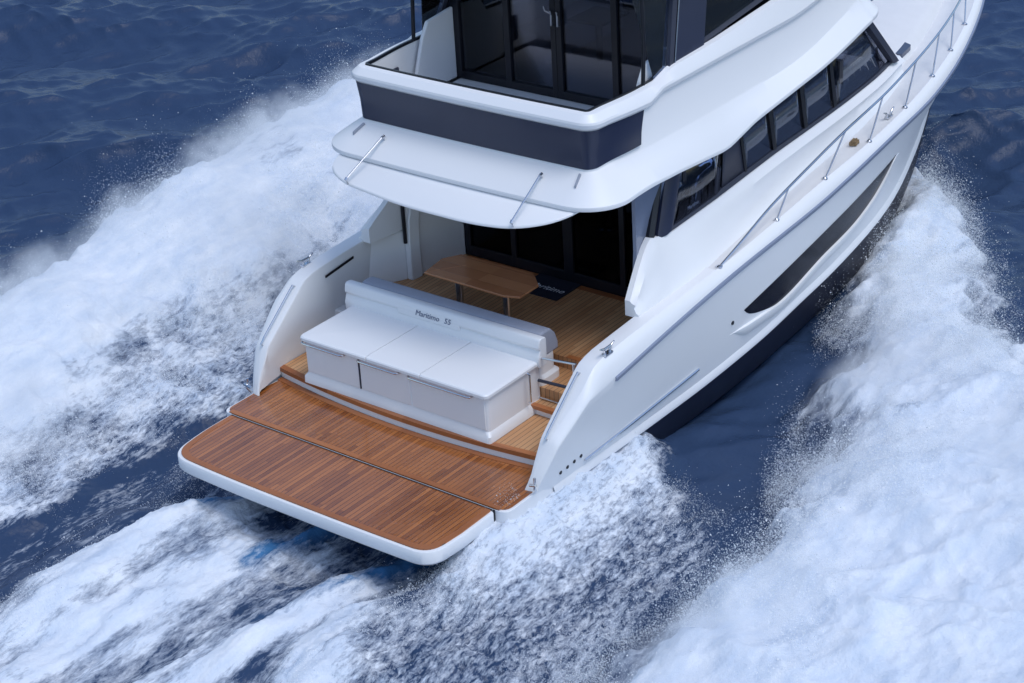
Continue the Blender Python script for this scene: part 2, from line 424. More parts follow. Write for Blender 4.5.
nB = math_n(nt, 'MULTIPLY_ADD', n3.outputs[0], 2.3, -0.65, clamp=True)
thr = math_n(nt, 'ADD', math_n(nt, 'MULTIPLY', nA, math_n(nt, 'SUBTRACT', 1.0, wsp)), math_n(nt, 'MULTIPLY', nB, wsp))
fm = math_n(nt, 'SUBTRACT', math_n(nt, 'MULTIPLY', at.outputs["Fac"], 1.22), thr)
fm = math_n(nt, 'MULTIPLY_ADD', fm, 1.9, 0.36, clamp=True)
fm = math_n(nt, 'MULTIPLY', fm, math_n(nt, 'MULTIPLY', at.outputs["Fac"], 5.0, clamp=True), clamp=True)
# water
b1 = nd(nt, "ShaderNodeTexNoise", i_Scale=3.2, i_Detail=6.0, i_Roughness=0.6); nt.links.new(tc.outputs["Object"], b1.inputs["Vector"])
bw = nd(nt, "ShaderNodeBump", i_Strength=0.6, i_Distance=0.06); nt.links.new(b1.outputs[0], bw.inputs["Height"])
wcol = mix_col(nt, math_n(nt, 'MULTIPLY', ti.outputs["Fac"], 0.9), (0.030, 0.056, 0.118), (0.08, 0.26, 0.52))
nt.links.new(wcol, p.inputs["Base Color"]); p.inputs["Roughness"].default_value = 0.27; p.inputs["IOR"].default_value = 1.333; p.inputs["Specular IOR Level"].default_value = 0.22
nt.links.new(bw.outputs[0], p.inputs["Normal"])
# foam
fo = nd(nt, "ShaderNodeBsdfPrincipled")
fc = mix_col(nt, nA, (0.82, 0.85, 0.89), (0.55, 0.64, 0.77))
nt.links.new(fc, fo.inputs["Base Color"]); fo.inputs["Roughness"].default_value = 0.75
fo.inputs["Specular IOR Level"].default_value = 0.2
b2 = nd(nt, "ShaderNodeTexNoise", i_Scale=11.0, i_Detail=6.0, i_Roughness=0.65); nt.links.new(tc.outputs["Object"], b2.inputs["Vector"])
bf = nd(nt, "ShaderNodeBump", i_Strength=0.5, i_Distance=0.06); nt.links.new(b2.outputs[0], bf.inputs["Height"])
nt.links.new(bf.outputs[0], fo.inputs["Normal"])
mx = nd(nt, "ShaderNodeMixShader"); nt.links.new(fm, mx.inputs[0])
nt.links.new(p.outputs[0], mx.inputs[1]); nt.links.new(fo.outputs[0], mx.inputs[2])
nt.links.new(mx.outputs[0], nt.nodes["Material Output"].inputs[0])
me.materials.append(m)

# ================================================================== THE YACHT
yacht = bpy.data.objects.new("motor_yacht", None); COL.objects.link(yacht)
tag(yacht, "large white motor yacht with teak stern platform speeding through foaming water", "yacht")
yacht.empty_display_size = 1.0

L_ = 17.7
def hb(x):
    t = min(1, max(0, (x-L_*.42)/(L_*.58))); return 2.72*(1-t**2.6)
zr = tab((0.4,.86),(2.04,1.03),(3.29,1.19),(4.83,1.35),(7.19,1.52),(8.02,1.62),(9.6,1.80),(10.9,1.88),(11.9,1.99),(13.3,2.2),(15,2.4),(18,2.6))
zd = tab((0.4,1.2),(2.05,1.36),(3,1.42),(4.8,1.51),(6.2,1.63),(7.55,1.77),(8.9,1.88),(10.2,2.0),(11.3,2.12),(12.3,2.24),(13.3,2.37),(15,2.56),(18,2.75))
yc = tab((0.4,2.40),(3,2.47),(6,2.50),(7.75,2.43),(9.2,2.33),(10.3,2.18),(12,1.75),(14,1.05),(15.6,.45),(16.4,0))
zc = tab((0.4,-.22),(4,-.20),(5.5,-.14),(7,-.02),(7.75,.02),(9.2,.15),(10.3,.26),(12,.50),(14,.8),(16.4,1.15))
_tx, _tz = (.55,.60,.72,.90,.94,1.68,1.76,1.90,2.05), (-.06,.06,.30,.60,.645,1.245,1.295,1.335,1.36)
def Tz(x): return float(np.interp(x, _tx, _tz))
def topz(x): return Tz(x) if x < 2.05 else zd(x)
def chine(x):
    if x < 16.4: return max(0, yc(x)), zc(x)
    t = (x-16.4)/(L_-16.4); return 0.0, 1.15+(zr(L_)-1.15)*t
def wall_y(x, z):
    y0, z0 = chine(x); z1 = zr(x)
    t = min(1, max(0, (z-z0)/max(1e-3, z1-z0))); p = 1.0+0.75*sst((x-7)/9)
    return y0+(hb(x)-y0)*t**p

stations = [0.55,0.58,0.62,0.68,0.75,0.82,0.87,0.90,0.92,0.94,0.98,1.08,1.18,1.28,1.38,1.48,1.56,1.64,1.70,1.76,1.82,1.88,1.95,2.05] + frange(2.2, 17.6, 0.2)[0:] + [17.75, 17.85, 17.93, 17.98, 18.0]
def hull_sec(x, s):
    T = topz(x); zs = min(zr(x), T-0.10) if x < 2.05 else zr(x)
    y0, z0 = chine(x); z0 = min(z0, zs-.02); out = []
    for k in range(11):
        z = z0+(zs-z0)*k/10; out.append((x, s*wall_y(x, z), z))
    yt = wall_y(x, zs)
    e = max(0, min(1, yt/0.3))
    for a, b in ((-.004*0, .12), (.012, .35), (.035, .62), (.07, .86), (.12, 1.0)):
        out.append((x, s*max(0, yt-a*e), zs+(T-zs)*b))
    return out
mb = MB()
for s in (1, -1):
    mb.loft([hull_sec(x, s) for x in stations])
mb.build("hull", WHITE, yacht, smooth=40)

# bottom below the chine, dark paint
zk = tab((0.4,-1.45),(9,-1.45),(12,-1.0),(14.5,-.2),(16.4,1.13))
mb = MB()
for s in (1, -1):
    secs = []
    for x in frange(0.5, 16.4, 0.3):
        y0, z0 = chine(x); k = min(zk(x), z0-.01)
        secs.append([(x, s*y0, z0-.002), (x, s*(y0-.012*min(1, y0)), z0-.05), (x, s*y0*.965, z0-(z0-k)*.40), (x, s*y0*.90, z0-(z0-k)*.55), (x, 0, k)])
    mb.loft(secs)
mb.build("hull_bottom", ANTIF, yacht, smooth=40)
mb = MB(); mb.prism([(-2.39,-.06),(2.39,-.06),(2.36,-.3),(2.28,-.85),(0,-1.45),(-2.28,-.85),(-2.36,-.3)], 0.47, 0.52, 'x')
mb.build("transom", ANTIF, yacht, smooth=0)
# spray rail: pale chine strip just above the paint
for s in (1, -1):
    mb = MB(); secs = []
    for x in frange(1.0, 15.6, 0.3):
        y0, z0 = chine(x)
        secs.append([(x, s*(wall_y(x, z0+.10)+.001), z0+.10), (x, s*(y0+.05), z0+.02), (x, s*(y0+.045), z0-.02), (x, s*(y0-.01), z0-.03)])
    mb.loft(secs); mb.build("spray_rail", WHITE, yacht, smooth=50)
    # rub rail
    mb = MB(); pts = [(x, s*(hb(x)+.006), zr(x)+.0) for x in frange(2.04, 17.9, .25)]
    secs = [[(x, s*(hb(x)-.01), zr(x)+.035), (x, s*(hb(x)+.028), zr(x)+.022), (x, s*(hb(x)+.028), zr(x)-.022), (x, s*(hb(x)-.01), zr(x)-.035)] for x in frange(2.04, 17.9, .2)]
    mb.loft(secs, cap=True); mb.build("rub_rail", RUBR, yacht, smooth=30)
    # lower stainless strake
    mb = MB(); mb.tube([(x, s*(wall_y(x, z)+.012), z) for x, z in [(1.62+2.6*i/14, -.02+.16*i/14) for i in range(15)]], .02, 6)
    mb.build("stainless_strake", STEEL, yacht)
    # exhaust outlets
    for k in range(4):
        x = 1.10+k*.14; z = .055+k*.014; y = wall_y(x, z)
        mb = MB(); mb.tube([(x, s*(y-.02), z), (x, s*(y+.008), z)], .026, 12); mb.build("outlet", BLACK, yacht)
    mb = MB(); x, z = 5.02, .52; mb.tube([(x, s*(wall_y(x, z)-.02), z), (x, s*(wall_y(x, z)+.012), z)], .03, 12); mb.build("outlet", BLACK, yacht)

# long hull window with its moulded lip
wtop = tab((5.3,.60),(6.34,.763),(7.46,.93),(8.65,1.10),(9.95,1.295))
wbot = tab((5.3,.60),(5.45,.48),(5.8,.36),(6.3,.275),(7.7,.50),(8.6,.60),(9.3,.80),(9.65,1.02),(9.95,1.295))
for s in (1, -1):
    mb = MB(); secs = []
    for x in frange(5.31, 9.94, .08):
        a, b = wtop(x), min(wbot(x), wtop(x)-.003)
        secs.append([(x, s*(wall_y(x, b+(a-b)*k/6)+.004), b+(a-b)*k/6) for k in range(7)])
    mb.loft(secs); hw = mb.build("hull_window", HULLG, yacht, smooth=60)
    # lip: raised ledge under the window
    mb = MB(); secs = []
    for i, x in enumerate(frange(5.0, 10.1, .1)):
        e = sst((x-5.0)/.5)*sst((10.1-x)/.5)
        b = wbot(min(9.93, x)) if x > 6.3 else .275+.05*(6.3-x)+.20*max(0, 5.5-x)*0
        hgt = .19*e+.01
        secs.append([(x, s*(wall_y(x, b)-.002), b-.002), (x, s*(wall_y(x, b)+.035*e), b-.012), (x, s*(wall_y(x, b-hgt*.6)+.05*e), b-hgt*.55), (x, s*(wall_y(x, b-hgt)+.0), b-hgt)])
    mb.loft(secs, cap=True); mb.build("hull_window_lip", WHITE, yacht, smooth=45)

# cockpit coamings with sloping quarter tops
YI = 2.35
for s in (1, -1):
    mb = MB(); secs = []
    for x in [q for q in stations if q <= 4.8]:
        T = topz(x); zs = min(zr(x), T-.10) if x < 2.05 else zr(x)
        yt = wall_y(x, zs)-.12
        yi = min(YI, yt-.02); zb = min(.05, T-.06) if x < 1.2 else .05
        ybase = yi+.11*sst((T-.2)/.9)
        secs.append([(x, s*yt, T+.000), (x, s*(yi+.035), T+.004), (x, s*(yi+.01), T-.006), (x, s*yi, T-.035), (x, s*(yi+(ybase-yi)*.5), (T+zb)/2), (x, s*ybase, zb)])
    mb.loft(secs); n0 = len(secs[0])
    q = hull_sec(.55, s)
    mb.add([q[0], q[10], q[-1], secs[0][1], secs[0][-1]], [(0,1,2,3,4)])
    mb.build("quarter_coaming", WHITE, yacht, smooth=40, bevel=0)
    # stainless rail on the sloping quarter
    pts = []
    for k in range(13):
        x = .90+(1.63-.90)*k/12; pts.append((x-.03, s*2.455, topz(x)+.045))
    mb = MB(); mb.tube([(.92, s*2.455, topz(.92)-.02)]+pts+[(1.66, s*2.455, topz(1.66)-.02)], .014, 8); mb.build("grab_rail", STEEL, yacht)
    # cleat
    mb = MB()
    for dxx in (-.06, .06): mb.tube([(2.05+dxx, s*2.60, topz(2.05+dxx)-.02), (2.05+dxx*.9, s*2.60, 1.41), (2.05+dxx*1.4, s*2.60, 1.45), (2.05+dxx*2.6, s*2.60, 1.475)], [.024,.020,.018,.010], 8)
    mb.box(1.97, 2.13, s*2.60-.035, s*2.60+.035, 1.352, 1.375); mb.tube([(1.98, s*2.60, 1.445), (2.12, s*2.60, 1.445)], .016, 8)
    mb.build("cleat", STEEL, yacht, smooth=50)
    # fairlead at the foot
    mb = MB(); mb.tube([(.60, s*2.47, .02), (.55, s*2.50, .10), (.57, s*2.49, .24)], .018, 8); mb.tube([(.56, s*2.42, .12), (.54, s*2.53, .16)], .022, 8); mb.build("fairlead", STEEL, yacht)
    # slot in the inner coaming face
    mb = MB(); pts = [(2.15, s*2.343, 1.17), (2.75, s*2.343, 1.24), (2.75, s*2.343, 1.275), (2.15, s*2.343, 1.205)]
    mb.add(pts+[(a, b-s*.012, c) for a, b, c in pts], [(0,1,2,3),(4,5,6,7),(0,1,5,4),(2,3,7,6),(1,2,6,5),(0,3,7,4)]); mb.build("vent_slot", BLACK, yacht, smooth=0)

# decks forward: side deck, foredeck
def deck_edge(x): return max(.01, hb(x)-.12*min(1, hb(x)/.3))
mb = MB(); secs = []
for x in frange(10.3, L_-.08, .25):
    ye = deck_edge(x); h = zd(x)
    secs.append([(x, ye*t, h-.012*(abs(t) < .99)+.10*(1-t*t)*sst((x-10.3)/2)) for t in (-1, -.97, -.8, -.5, -.2, 0, .2, .5, .8, .97, 1)])
mb.loft(secs)
for s in (1, -1):
    secs = []
    for x in frange(4.6, 10.3, .25):
        ye = deck_edge(x); h = zd(x); yi = min(ye-.1, 2.0)
        secs.append([(x, s*(ye+(yi-ye)*t), h-.012*(t > .01)) for t in (0, .1, .5, 1)])
    mb.loft(secs)
mb.build("deck", DECKW, yacht, smooth=40)
# raised trunk cabin on the foredeck
mb = MB(); secs = []
wt = tab((10.2,1.72),(11.5,1.68),(13,1.42),(14.5,.95),(15.4,.55))
for x in frange(10.3, 15.4, .2):
    y = wt(x); h0 = zd(x)+.0; r = .22*sst((15.5-x)/1.2)
    secs.append([(x, -y-.12, h0-.03), (x, -y-.04, h0+r*.55), (x, -y+.10, h0+r*.95), (x, -y*.5, h0+r+.07), (x, 0, h0+r+.10), (x, y*.5, h0+r+.07), (x, y-.10, h0+r*.95), (x, y+.04, h0+r*.55), (x, y+.12, h0-.03)])
mb.loft(secs, cap=True); mb.build("trunk_cabin", DECKW, yacht, smooth=45)
def trunk_z(x, y):
    r = .22*sst((15.5-x)/1.2); return zd(x)+r+.09
for s, nm in ((-1, 0), (1, 1)):
    mb = MB(); c = [(12.0,s*1.12),(11.86,s*1.72),(11.46,s*1.74),(11.54,s*1.14)]
    mb.loft([[(a, b, zd(a)+.20-.045*(abs(b) > 1.3)+h) for a, b in rounded(c, .06)] for h in (-.05, .02)], closed_sec=True, cap=True)
    mb.build("deck_hatch", HATCHM, yacht, smooth=20)
mb = MB(); mb.prism(rounded([(12.3,-.45),(13.0,-.45),(13.0,.45),(12.3,.45)], .08), zd(12.6)+.27, zd(12.6)+.345); mb.build("deck_hatch", HATCHM, yacht, smooth=20)

# bow rail and stanchions
railz = tab((4.72,1.50),(5.3,1.66),(6.0,1.84),(6.75,1.98),(8.25,2.26),(9.5,2.41),(10.64,2.56),(11.9,2.70),(13.2,2.84),(15,3.05),(17.6,3.25))
for s in (1, -1):
    def ry(x): return s*(max(.04, hb(x)-.13-.06*sst((x-5)/2)))
    pts = [(4.70, ry(4.7), zd(4.7)-.01)]+[(x, ry(x), railz(x)) for x in frange(4.74, 17.6, .15)]
    mb = MB(); mb.tube(pts, .019, 8); rail = mb.build("bow_rail", STEEL, yacht)
    for xb, xt in ((6.2,6.62),(7.55,8.25),(8.9,9.45),(10.15,10.7),(11.3,11.75),(12.25,12.6),(13.2,13.5),(14.4,14.7),(15.8,16.0)):
        yb = s*(hb(xb)-.13); mb = MB(); mb.tube([(xb, yb, zd(xb)-.02), (xt, ry(xt), railz(xt))], .013, 8)
        lathe(mb, (xb, yb, zd(xb)-.002), [(.045, 0), (.045, .012), (.02, .03)])
        mb.build("stanchion", STEEL, rail)
    lathemb = MB(); lathe(lathemb, (4.70, ry(4.7), zd(4.7)-.002), [(.05, 0), (.05, .014), (.02, .03)]); lathemb.build("rail_foot", STEEL, rail)
    mb = MB(); cx = 9.75; cy = s*(hb(9.75)-.22); cz = zd(9.75)
    for d in (-.06, .06): mb.tube([(cx+d, cy, cz-.01), (cx+d, cy, cz+.05), (cx+d*1.6, cy, cz+.09), (cx+d*2.6, cy, cz+.115)], [.024,.02,.018,.01], 8)
    mb.box(cx-.08, cx+.08, cy-.035, cy+.035, cz-.005, cz+.02); mb.build("cleat", STEEL, yacht, smooth=50)

# ---------------------------------------------------------------- swim platform
def fixed_outline(d=0):
    return rounded([(0.02+d,-2.46+d),(0.02+d,2.46-d),(0.75,2.46-d),(1.35,2.40-d),(1.35,-2.40+d),(0.75,-2.46+d)], [.14,.14,0,0,0,0], 6)
mb = MB(); mb.prism(fixed_outline(0), -.20, -.004); plat = mb.build("swim_platform", WHITE, yacht, bevel=.006)
mb = MB(); mb.prism([(max(.024, a) if a < .2 and abs(b) < 2.28 else a, b) if a > .07 or abs(b) > 2.3 else (.024, b) for a, b in fixed_outline(.035)], -.002, .010); mb.build("teak_deck", TEAKP, plat, smooth=0)
mb = MB(); mb.box(.026, .105, -2.34, 2.34, .0105, .016); mb.build("border_plank", TEAKB, plat, smooth=0)
mb = MB(); secs = []
for i in range(31):
    y = 2.42-4.84*i/30; xr = .965+.035*y*y
    secs.append([(xr-.10, y, .0105), (xr-.10, y, .0165), (xr-.005, y, .0165), (xr-.005, y, .0105)])
mb.loft(secs, closed_sec=True, cap=True); mb.build("border_plank", TEAKB, plat, smooth=0)
# hinged outer platform
def lift_outline(d):
    pts = [(-.03-d*.6, 2.30-d)]
    aft = lambda y: -1.27+d+.022*(y/2.3)**2
    n = 24
    core = [(-.024-d*.05, 2.30-d), (-.55, 2.295-d), (aft(2.2)+.03, 2.21-d), (aft(1.2), 1.2), (aft(0), 0), (aft(1.2), -1.2), (aft(2.2)+.01, -2.27+d), (-.62, -2.31+d), (-.024-d*.05, -2.30+d)]
    return rounded(core, [.03, .2, .40, .5, .5, .5, .36, 0, .03], 9)
mb = MB(); mb.loft([[(a, b, z) for a, b in lift_outline(o)] for o, z in ((.10,-.235),(.03,-.21),(0,-.17),(0,-.02),(.008,-.008),(.03,-.005))], closed_sec=True, cap=True)
lift = mb.build("lifting_platform", WHITE, yacht, smooth=40)
mb = MB(); mb.prism(lift_outline(.042), -.004, .008); mb.build("teak_deck", TEAKP, lift, smooth=0)
# mitred border board round the outer platform
o1, o2 = lift_outline(.043), lift_outline(.125); nn = len(o1)
mb = MB(); mb.loft([[(a, b, .0085) for a, b in o1], [(a, b, .0125) for a, b in o1], [(a, b, .0125) for a, b in o2], [(a, b, .0085) for a, b in o2]], closed_sec=True)
mb.build("border_plank", TEAKB, lift, smooth=0)
mb = MB(); mb.box(-.023, .0195, -2.28, 2.28, -.16, -.007); mb.build("hinge_gap", BLACK, lift, smooth=0)
for yy in (1.15, -1.55):
    mb = MB(); mb.box(-.9, .46, yy-.09, yy+.09, -.36, -.24); mb.box(-.98, -.72, yy-.13, yy+.13, -.33, -.23); mb.build("lift_bracket", GREYF, lift, bevel=.02)

# riser, upper teak level and steps
def riser(y, d=0): return .965+.035*y*y+d
ys = [2.43-4.86*i/40 for i in range(41)]
mb = MB(); mb.prism([(riser(y), y) for y in ys]+[(1.7,-2.43),(1.7,2.43)], .0, .105); rs = mb.build("step_riser", WHITE, yacht, smooth=30)
mb = MB(); mb.prism([(riser(y,-.02), y) for y in ys]+[(2.10,-2.43),(2.10,2.43)], .107, .17); td = mb.build("teak_step", TEAKS, yacht, smooth=30)
mb = MB(); mb.prism([(riser(y,-.024), y) for y in ys]+[(riser(y,.07), y) for y in ys[::-1]], .112, .174); mb.build("border_plank", TEAKB, td, smooth=30)
mb = MB(); mb.box(1.99, 2.3, -2.46, -1.30, .15, .262); mb.build("step_riser", WHITE, yacht, smooth=0, bevel=.005)
mb = MB(); mb.box(1.955, 2.24, -2.46, -1.31, .264, .31); t2 = mb.build("teak_step", TEAKS, yacht, smooth=0)
mb = MB(); mb.box(1.95, 2.03, -2.455, -1.315, .262, .314); mb.build("border_plank", TEAKB, t2, smooth=0)
mb = MB(); mb.box(2.215, 2.9, -2.46, -1.0, .20, .45); t3 = mb.build("teak_step", TEAKS, yacht, smooth=0)
# cockpit sole
mb = MB(); mb.prism([(2.62,-1.0),(2.82,-1.0),(2.82,-2.44),(4.74,-2.44),(4.74,2.44),(3.0,2.44),(3.0,1.70),(2.62,1.70)], .40, .62); sole = mb.build("cockpit_sole", TEAKS, yacht, smooth=0)
mb = MB(); mb.box(4.62, 4.735, -1.9, 1.85, .6205, .625); mb.build("border_plank", TEAKB, sole, smooth=0)
mb = MB(); mb.box(2.815, 2.90, -2.43, -1.35, .6205, .626); mb.build("border_plank", TEAKB, sole, smooth=0)

mb = MB(); mb.box(2.35, 2.995, 1.86, 2.44, .15, .57); mb.build("side_step", WHITE, yacht, smooth=0, bevel=.02)
# ---------------------------------------------------------------- transom locker and aft seat
PB, SB = 1.83, -1.42            # port and starboard ends
def ring(x0, x1, y0, y1, r, z, n=5):
    return [(a, b, z) for a, b in rounded([(x0,y0),(x1,y0),(x1,y1),(x0,y1)], r, n)]
mb = MB(); mb.loft([ring(1.015,2.20,SB-.015,PB+.015,.05,.172), ring(1.02,2.20,SB-.01,PB+.01,.05,.26), ring(1.055,2.20,SB+.03,PB-.03,.06,.315), ring(1.06,2.20,SB+.035,PB-.035,.06,.815)], closed_sec=True, cap=True)
lock = mb.build("transom_locker", WHITE, yacht, smooth=35)
# three front doors
ysp = [(PB-.06, .80), (.785, -.10), (-.115, SB+.06)]
for a, b in ysp:
    mb = MB(); mb.box(1.046, 1.07, b+.008, a-.008, .345, .795); mb.build("locker_door", WHITE, lock, bevel=.006)
mb = MB(); mb.box(1.040, 1.0605, .786, .801, .345, .80); mb.build("door_hinge", GREYF, lock, smooth=0)
# lids
for i, (a, b) in enumerate([(PB, .624), (.612, -.314), (-.326, SB)]):
    ya, yb = (a+.01 if i == 0 else a), (b-.01 if i == 2 else b)
    mb = MB()
    rr = [.09 if i == 2 else .012, .01, .01, .09 if i == 0 else .012]
    def lid(d, z):
        return [(p, q, z) for p, q in rounded([(1.0+d, yb+d*(i == 2)), (2.13, yb+d*(i == 2)), (2.13, ya-d*(i == 0)), (1.0+d, ya-d*(i == 0))], rr, 6)]
    mb.loft([lid(.02,.818), lid(.0,.83), lid(.0,.868), lid(.012,.885), lid(.035,.892)], closed_sec=True, cap=True)
    mb.build("locker_lid", WHITE, lock, smooth=14)
# grab rails under the lid edge
for a, b in ((1.80, 1.02), (.78, .05), (-.10, -1.18)):
    mb = MB(); mb.tube([(1.05, a, .80), (.995, a-.02, .795), (.985, a-.06, .795), (.985, b+.06, .795), (.995, b+.02, .795), (1.05, b, .80)], .015, 8)
    mb.build("grab_rail", STEEL, lock)
# backrest moulding
def back_sec(y):
    return [(2.10, y, .80), (2.085, y, .93), (2.10, y, .965), (2.12, y, 1.02), (2.135, y, 1.045), (2.10, y, 1.075), (2.115, y, 1.17), (2.135, y, 1.205), (2.17, y, 1.215), (2.25, y, 1.205), (2.27, y, 1.17), (2.27, y, .80)]
mb = MB(); mb.loft([back_sec(y) for y in (PB+.12, PB+.10, SB-.02, SB-.04)], closed_sec=True, cap=True)
back = mb.build("backrest", WHITE, yacht, smooth=30, bevel=.012)
# raised name panel standing in the middle of the recess
mb = MB(); mb.loft([[(2.128, y, .985), (2.098, y, 1.0), (2.1085, y, 1.155), (2.13, y, 1.17)] for y in (.98, .86, .04, -.12)], cap=True, closed_sec=True)
npan = mb.build("name_panel", WHITE, back, smooth=30, bevel=.01)
text_mesh("lettering", "Maritimo", .115, LETG, frame_m((2.098, .44, 1.085), (0, -1, 0), (.07, 0, 1)), back)
text_mesh("lettering", "55", .115, LETG, frame_m((2.098, .085, 1.085), (0, -1, 0), (.07, 0, 1)), back)
# the seat behind, facing forward
mb = MB()
prof = [(2.275,.84),(2.275,1.195),(2.36,1.21),(2.50,1.20),(2.60,1.10),(2.66,.95),(2.66,.84)]
mb.loft([[(a, y, b) for a, b in prof] for y in (PB-.05, SB+.06)], closed_sec=True, cap=True)
mb.build("seat_cushion", UPHOL, lock, smooth=20, bevel=.03, seg=3)
mb = MB(); mb.loft([ring(2.21,2.66,SB+.02,PB-.02,.12,.452), ring(2.21,2.66,SB+.02,PB-.02,.12,.55), ring(2.21,2.60,SB+.06,PB-.06,.12,.60), ring(2.21,2.60,SB+.06,PB-.06,.12,.838)], closed_sec=True, cap=True)
mb.build("seat_base", WHITE, lock, smooth=35)
mb = MB(); mb.tube([(1.86, SB-.02, .84), (1.86, SB-.05, .82), (1.862, SB-.05, .42), (1.862, SB-.02, .40)], .014, 8); mb.build("grab_rail", STEEL, lock)

# boarding gate
gate = bpy.data.objects.new("boarding_gate", None); COL.objects.link(gate); gate.parent = yacht
for pts, r in (([(2.15,-1.20,.905),(2.15,-2.02,1.0)], .018), ([(2.15,-1.285,.90),(2.15,-1.293,.315)], .018), ([(2.15,-1.98,.99),(2.15,-1.99,.33)], .018), ([(2.15,-1.30,.33),(2.15,-1.98,.335)], .014), ([(2.15,-1.36,.585),(2.15,-1.985,.62)], .022)):
    mb = MB(); mb.tube(pts, r, 10); mb.build("gate_bar", STEEL if r != .022 else GREYF, gate)

# ---------------------------------------------------------------- cockpit table
tbl = bpy.data.objects.new("cockpit_table", None); COL.objects.link(tbl); tbl.parent = yacht
mb = MB(); mb.prism([(2.82,1.07),(3.31,1.15),(3.56,1.0),(3.585,-.27),(3.315,-.56),(2.88,-.57),(2.80,-.35)], 1.268, 1.30)
mb.build("tabletop", TEAKT, tbl, smooth=0, bevel=.006)
mb = MB(); mb.prism([(2.83,1.05),(3.305,1.135),(3.30,.70)], 1.3005, 1.304); mb.build("folding_leaf", TEAKT, tbl, smooth=0)
for y in (.62, -.22):
    mb = MB(); mb.tube([(3.02, y, .625), (3.02, y, 1.266)], .058, 16); lathe(mb, (3.02, y, .622), [(.11, 0), (.11, .012), (.06, .03)]); mb.build("leg", STEEL, tbl)

# ---------------------------------------------------------------- saloon bulkhead
bulk = bpy.data.objects.new("saloon_bulkhead", None); COL.objects.link(bulk); bulk.parent = yacht
XB = 4.75
mb = MB()
mb.box(XB, XB+.08, -2.0, 1.90, .62, .78); mb.box(XB, XB+.08, -2.0, 1.90, 2.55, 3.1)
for y in (1.86, 1.0, .04, -.04, -.95, -1.25, -1.95): mb.box(XB-.003, XB+.083, y-.045, y+.045, .62, 3.0)
mb.build("door_frame", BLACK, bulk, smooth=0, bevel=.006)
for a, b in ((1.83, .99), (.99, .04), (-.04, -.95), (-.99, -1.95)):
    mb = MB(); mb.box(XB+.03, XB+.045, b, a, .78, 2.56); mb.build("glass_panel", GLASS_B, bulk, smooth=0)
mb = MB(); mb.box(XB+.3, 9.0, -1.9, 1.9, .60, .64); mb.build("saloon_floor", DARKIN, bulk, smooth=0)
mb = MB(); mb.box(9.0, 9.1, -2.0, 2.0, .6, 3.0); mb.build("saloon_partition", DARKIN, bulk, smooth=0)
# grey side panels closing the cockpit corners, and the port pillar
for s in (1, -1):
    mb = MB(); mb.add([(3.62 if s > 0 else 3.40,s*2.06,.62),(4.75,s*1.93,.62),(4.75,s*1.93,3.06),(3.95 if s > 0 else 3.5,s*2.02,3.06),(3.66 if s > 0 else 3.45,s*2.06,2.1),(3.62 if s > 0 else 3.40,s*2.06,1.6)], [(0,1,2,3,4,5)])
    mb.build("side_panel", GREYP if s < 0 else WHITE, bulk, smooth=0, solid=.05)
    if s < 0: continue
    mb = MB(); mb.loft([[(x0, s*2.10, z), (x0+.20, s*2.06, z), (x0+.20, s*1.97, z), (x0, s*2.0, z)] for x0, z in ((3.60,.62),(3.60,1.25),(3.62,1.55),(3.85,2.4),(4.0,3.05))], closed_sec=True, cap=True)
    mb.build("pillar", WHITE, bulk, smooth=30, bevel=.015)
    mb = MB(); mb.tube([(3.575, s*2.06, 1.22), (3.575, s*2.06, 1.75), (3.60, s*2.06, 3.05)], .028, 10); mb.build("support_pole", BLACK, bulk)
    # moulded inner corner between coaming and pillar
    mb = MB(); mb.prism([(3.0,s*2.46),(3.62,s*2.09),(3.62,s*2.46)], .60, 1.40); mb.build("corner_moulding", WHITE, bulk, smooth=0, bevel=.03)

# ---------------------------------------------------------------- saloon house sides
house = bpy.data.objects.new("saloon_house", None); COL.objects.link(house); house.parent = yacht
_wx, _wz = (3.0,3.08,3.68,3.8,4.3,5.4,7.0,8.8,10.6,11.2), (1.62,1.70,2.22,2.18,2.08,2.13,2.25,2.33,2.38,2.40)
def zw(x): return float(np.interp(x, _wx, _wz))
yw = tab((3.0,2.30),(3.6,2.17),(4.5,2.12),(8.5,2.10),(10.0,2.02),(11.2,1.85))
yb_ = tab((3.0,2.43),(3.5,2.44),(4.2,2.44),(5.2,2.36),(7.0,2.28),(9.0,2.22),(10.0,2.12),(11.3,1.92))
for s in (1, -1):
    mb = MB(); secs = []
    for x in frange(3.0, 11.2, .1):
        b = zd(x)-.02; t = max(zw(x), b+.07); y0, y1 = yb_(x), yw(x)
        secs.append([(x, s*(y0+.05*sst((x-3.4)/.8)+.002), b), (x, s*y0, b+.05), (x, s*(y0-.02-(y0-y1)*.12), b+(t-b)*.30), (x, s*(y1+(y0-y1)*.45), b+(t-b)*.62), (x, s*(y1+.09), b+(t-b)*.80), (x, s*(y1+.03), t-.03), (x, s*y1, t), (x, s*(y1-.08), t), (x, s*(y1-.08), b)])
    mb.loft(secs, cap=True); mb.build("house_side", WHITE, house, smooth=35)

